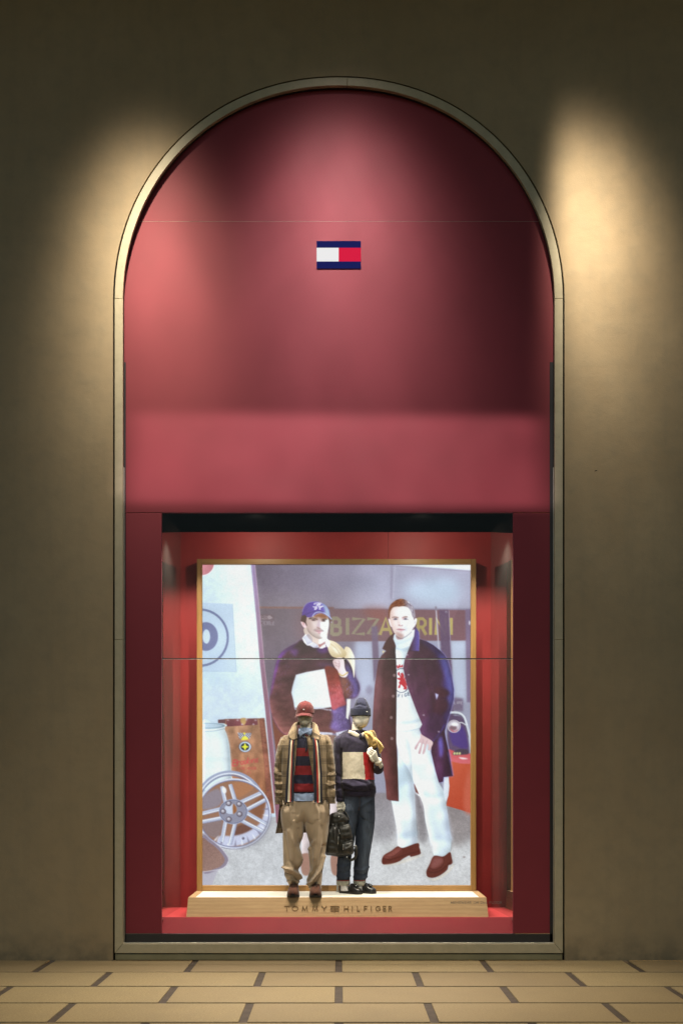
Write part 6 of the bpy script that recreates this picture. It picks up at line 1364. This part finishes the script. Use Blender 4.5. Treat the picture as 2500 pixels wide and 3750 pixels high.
# jeans
def jean():
    hf = [([(1010, 1150), (1000, 1300), (985, 1400)], 8, -0.0120), ([(1020, 1260), (1080, 1210), (1130, 1190)], 14, 0.0090), ([(900, 1260), (960, 1330)], 16, -0.0090), ([(1060, 1380), (1020, 1330)], 12, 0.0105)]
    l1 = [([(790, 1850), (850, 1870), (915, 1840)], 10, 0.0120), ([(785, 1910), (850, 1930), (912, 1905)], 9, -0.0135), ([(785, 1960), (850, 1985), (912, 1960)], 9, 0.0120), ([(860, 1500), (850, 1780)], 22, 0.0090), ([(785, 1990), (912, 2000)], 7, -0.0090)]
    l2 = [([(960, 1880), (1030, 1900), (1100, 1870)], 10, 0.0135), ([(955, 1930), (1020, 1950), (1095, 1925)], 9, -0.0150), ([(955, 1970), (1010, 1985), (1085, 1970)], 8, 0.0120), ([(1060, 1420), (1050, 1800)], 24, 0.0090), ([(1090, 1500), (1130, 1640)], 14, -0.0090), ([(965, 1700), (1010, 1640)], 12, 0.0105)]
    g = [loftg([(1080, 858, 1160, .636, .118), (1150, 850, 1167, .634, .126), (1250, 846, 1169, .632, .130), (1350, 848, 1168, .632, .126), (1420, 856, 1165, .633, .116)], nr=50, na=100, e=2.4, folds=hf, wr=.003, wf=(10, 10, 8), extra=groove(1004, 1220, 1420, .12, .10)),
         loftg([(1230, 856, 1020, .630, .118), (1290, 848, 1024, .629, .126), (1330, 848, 1022, .628, .120), (1400, 848, 1008, .624, .112), (1480, 843, 986, .620, .106), (1570, 834, 968, .616, .100), (1660, 816, 950, .612, .094), (1780, 790, 930, .610, .084), (1880, 782, 923, .612, .080), (1960, 781, 918, .614, .078), (2012, 781, 914, .616, .076)], nr=90, na=44, e=2.2, folds=l1, wr=.004, wf=(12, 12, 10), seed=3, cap=(True, False)),
         loftg([(1230, 1000, 1162, .636, .118), (1290, 992, 1168, .638, .126), (1330, 985, 1168, .640, .120), (1400, 980, 1167, .644, .112), (1480, 974, 1160, .648, .106), (1560, 971, 1150, .652, .100), (1660, 965, 1133, .656, .094), (1780, 958, 1115, .660, .084), (1880, 953, 1106, .662, .080), (1950, 951, 1095, .662, .077), (2012, 951, 1073, .662, .070)], nr=90, na=44, e=2.2, folds=l2, wr=.004, wf=(12, 12, 10), seed=8, cap=(True, False))]
    V, F = join_geo(g); fade = []
    for p in V:
        k = (CAM_D+p.y)/FPX; u = (p.x/k+VX-950)/.3613; v = ((CAM_H-p.z)/k+VY-2500)/.3613
        f = 0
        for (a, b, ru, rv, st) in ((915, 1440, 60, 240, 1.0), (1070, 1450, 45, 300, .75), (1120, 1560, 40, 200, .7), (860, 1250, 60, 160, .4), (1050, 1780, 30, 160, .45), (860, 1860, 50, 120, .3), (1060, 1900, 30, 110, .3)): f += st*math.exp(-((u-a)/ru)**2-((v-b)/rv)**2)
        fade.append(min(1, .10+f))
    return link('jeans', mesh('jeans', V, F, True, None, None, {'fade': fade}), man2, CL['denim'])
je = jean()
for a, b, d in ((778, 918, .616), (949, 1076, .662)):
    loft_h('turn_up', [(2004, a+2, b-2, d, .076), (2012, a, b, d, .080), (2045, a, b, d, .080), (2050, a+3, b-3, d, .076)], CL['cuff'], je, nr=10, na=36, e=2.2, wr=.002, wf=(30, 30, 20), cap=(True, True)); loft_h('selvedge', [(1999, a+1, b-1, d, .079), (2006, a, b, d, .0815)], CL['selvedge'], je, nr=3, na=36, e=2.2)
tube('fly_seam', [M(1010, 1150, .504), M(1016, 1230, .500), M(1005, 1300, .502)], .0022, CL['suede'], je, 5, 10)
for a, b, d, v0 in ((822, 895, .60, 2035), (985, 1045, .655, 2040)): loft_h('sock', [(v0, a, b, d, .042), (v0+30, a, b, d-.006, .044), (v0+75, a, b+6, d-.02, .05)], CL['sock'], man2, nr=10, na=24, e=2.1)
# loafers, toes to the right and the street
def loafer(heel, toe, lab):
    ax = (toe-heel); L = ax.length; t = ax.normalized(); s = Vector((-t.y, t.x, 0)); n = 20; V = []; F = []
    S = [(0, .020, .060), (.03, .030, .072), (.12, .036, .070), (.28, .038, .056), (.42, .040, .054), (.52, .044, .072), (.64, .048, .066), (.78, .049, .050), (.9, .043, .040), (.97, .028, .030), (1.0, .010, .016)]
    K = cr(S, 34)
    for q, w, h in K:
        for j in range(n):
            a = math.pi*j/(n-1); c = math.cos(a); V.append(heel+t*(L*q)+s*(w*math.copysign(abs(c)**.7, c))+Vector((0, 0, .016+h*math.sin(a)**.8)))
    for i in range(33):
        for j in range(n-1): F.append((i*n+j, i*n+j+1, (i+1)*n+j+1, (i+1)*n+j))
    F.append(tuple(range(n)))
    sh = link('loafer', mesh('loafer', V, F, True), man2, CL['leather'])
    pts = [heel+t*(L*q)+s*(w*1.06*sg) for sg, rg in ((1, K), (-1, K[::-1])) for q, w, h in rg]
    bm = bmesh.new(); a = [bm.verts.new((p.x, p.y, PZ+.001+(.0 if True else 0))) for p in pts]; b = [bm.verts.new((p.x, p.y, PZ+.017)) for p in pts]; bm.faces.new(a[::-1]); bm.faces.new(b)
    for i in range(len(pts)): bm.faces.new((a[i], a[(i+1) % len(pts)], b[(i+1) % len(pts)], b[i]))
    bmesh.ops.recalc_face_normals(bm, faces=bm.faces); me = bpy.data.meshes.new('sole'); bm.to_mesh(me); bm.free(); link('sole', me, sh, CL['sole'])
    c = heel+t*(L*.56)
    tube('strap', [c+s*.046+Vector((0, 0, .03)), c+s*.03+Vector((0, 0, .082)), c+Vector((0, 0, .094)), c-s*.03+Vector((0, 0, .082)), c-s*.046+Vector((0, 0, .03))], [(.004, .011)]*5, CL['leather'], sh, 8, 16)
    for k in (-1, 1): tube('tassel', [c+t*.018+s*(.006*k)+Vector((0, 0, .094)), c+t*.04+s*(.011*k)+Vector((0, 0, .086)), c+t*.058+s*(.014*k)+Vector((0, 0, .072))], [.005, .008, .010], CL['leather'], sh, 8, 10)
    tube('welt', [heel+t*(L*q)+s*(-w*1.05)+Vector((0, 0, .018)) for q, w, h in K], .003, CL['leather'], sh, 5)
def onp(u, d): p = M(u, 2100, d); p.z = PZ; return p
loafer(onp(818, .655), onp(1036, .515), 0); loafer(onp(965, .70), onp(1176, .575), 1)
box('stand', M(781, 0, .70).x, M(800, 0, .70).x, .694, .708, PZ+.006, M(0, 2040, .70).z, CL['stand'], man2); link('stand_foot', box_me('stand_foot', M(768, 0, .7).x, M(822, 0, .7).x, .67, .73, PZ+.001, PZ+.006, .001), man2, CL['stand'])

# ---------------------------------------------------------------------------
# mustard jacket slung over the shoulder
# ---------------------------------------------------------------------------
jk = empty('jacket', M(1150, 700, .5)); tag(jk, 'mustard tan jacket slung over the shoulder of the beanie mannequin', 'jacket')
pillow('jacket_shoulder', [(1052, 508), (1080, 494), (1112, 492), (1140, 505), (1156, 535), (1170, 560), (1196, 590), (1200, 640), (1165, 668), (1125, 662), (1102, 640), (1088, 600), (1068, 560)], .535, .072, CL['camel'], jk, folds=[([(1078, 520), (1112, 560), (1132, 620)], 9, -.020), ([(1060, 525), (1085, 585)], 6, -.010), ([(1110, 520), (1150, 580), (1160, 650)], 12, .012), ([(1130, 640), (1170, 620)], 8, -.008)], rings=18, back=1.2, wr=.006)
pillow('jacket_sleeve', [(1160, 552), (1195, 572), (1232, 612), (1257, 655), (1250, 672), (1226, 706), (1214, 722), (1206, 690), (1196, 655), (1180, 625), (1160, 600)], .53, .045, CL['camel'], jk, folds=[([(1190, 600), (1222, 660), (1218, 700)], 8, -.014), ([(1210, 600), (1246, 655)], 9, .010)], rings=14, back=1.0, wr=.005, seed=4)
tube('jacket_back', [M(1100, 520, .60), M(1120, 560, .70), M(1125, 700, .765), M(1120, 900, .775)], [(.05, .02), (.075, .03), (.095, .02), (.085, .014)], CL['camel'], jk, 16, 24, True, .006, 2)
tube('hem_edge', [M(1257, 655, .525), M(1238, 690, .50), M(1214, 722, .50)], .005, CL['camel'], jk, 6, 10)
# ---------------------------------------------------------------------------
# rucksack held by its top loop
# ---------------------------------------------------------------------------
bg_ = empty('rucksack', M(810, 1765, .50)); tag(bg_, 'black waxed rucksack hanging from the hand of the beanie mannequin', 'rucksack')
pillow('bag_body', [(668, 1738), (672, 1600), (688, 1470), (705, 1370), (722, 1332), (760, 1318), (805, 1316), (862, 1340), (892, 1390), (912, 1450), (936, 1530), (948, 1620), (956, 1690), (945, 1738), (900, 1758), (800, 1768), (720, 1756)], .545, .105, CL['bag'], bg_, rings=16, back=.7, wr=.010, folds=[([(800, 1440), (805, 1760)], 8, -.016), ([(690, 1450), (790, 1440)], 8, -.012), ([(740, 1320), (780, 1400)], 14, -.012)])
pillow('front_pocket', [(678, 1725), (684, 1600), (696, 1490), (715, 1462), (760, 1455), (785, 1475), (795, 1560), (797, 1680), (790, 1738), (740, 1742)], .462, .050, CL['bag'], bg_, rings=10, wr=.006, folds=[([(745, 1470), (750, 1600)], 6, -.010), ([(690, 1650), (790, 1660)], 8, -.008)])
pillow('upper_pocket', [(802, 1480), (825, 1450), (890, 1432), (918, 1450), (936, 1530), (938, 1578), (880, 1590), (815, 1600), (805, 1560)], .470, .048, CL['bag'], bg_, rings=10, wr=.006, seed=2, folds=[([(820, 1470), (910, 1450)], 6, -.008)])
pillow('lower_pocket', [(835, 1625), (880, 1602), (940, 1590), (952, 1650), (958, 1705), (940, 1742), (880, 1750), (830, 1742), (822, 1690)], .470, .050, CL['bag'], bg_, rings=10, wr=.006, seed=5, folds=[([(850, 1700), (940, 1650)], 8, .008), ([(830, 1640), (950, 1610)], 6, -.010)])
pillow('top_flap', [(722, 1352), (740, 1326), (790, 1312), (840, 1322), (880, 1360), (900, 1400), (870, 1425), (800, 1432), (730, 1430)], .478, .040, CL['bag'], bg_, rings=8, wr=.006, seed=8)
tube('top_loop', [M(785, 1350, .50), M(792, 1312, .535), M(818, 1296, .545), M(848, 1302, .545), M(888, 1345, .52), M(905, 1400, .50)], [(.006, .018)]*6, CL['bag'], bg_, 8, 30)
tube('shoulder_strap', [M(940, 1690, .52), M(968, 1655, .50), M(980, 1700, .49), M(972, 1770, .50), M(930, 1800, .50), M(905, 1775, .51)], [(.003, .014)]*6, CL['bag'], bg_, 8, 36); tube('shoulder_strap', [M(860, 1330, .56), M(905, 1440, .62), M(925, 1600, .64), M(915, 1740, .60)], [(.004, .022)]*4, CL['bag'], bg_, 8, 24)
for a, b in (((800, 1560), (796, 1640)), ((850, 1640), (846, 1700)), ((802, 1490), (812, 1540))): tube('zip_pull', [M(a[0], a[1], .415), M(b[0], b[1], .412)], .0032, CL['steel'], bg_, 6)
for (u, v) in ((745, 1440), (805, 1360), (885, 1770)): V, F = sphere_geo(M(u, v, .42), .007, .005, .007, 10, 6); link('buckle', mesh('buckle', V, F, True), bg_, CL['steel'])
tube('buckle_strap', [M(728, 1432, .43), M(745, 1455, .412), M(752, 1530, .408)], [(.003, .011)]*3, CL['bag'], bg_, 8, 12)
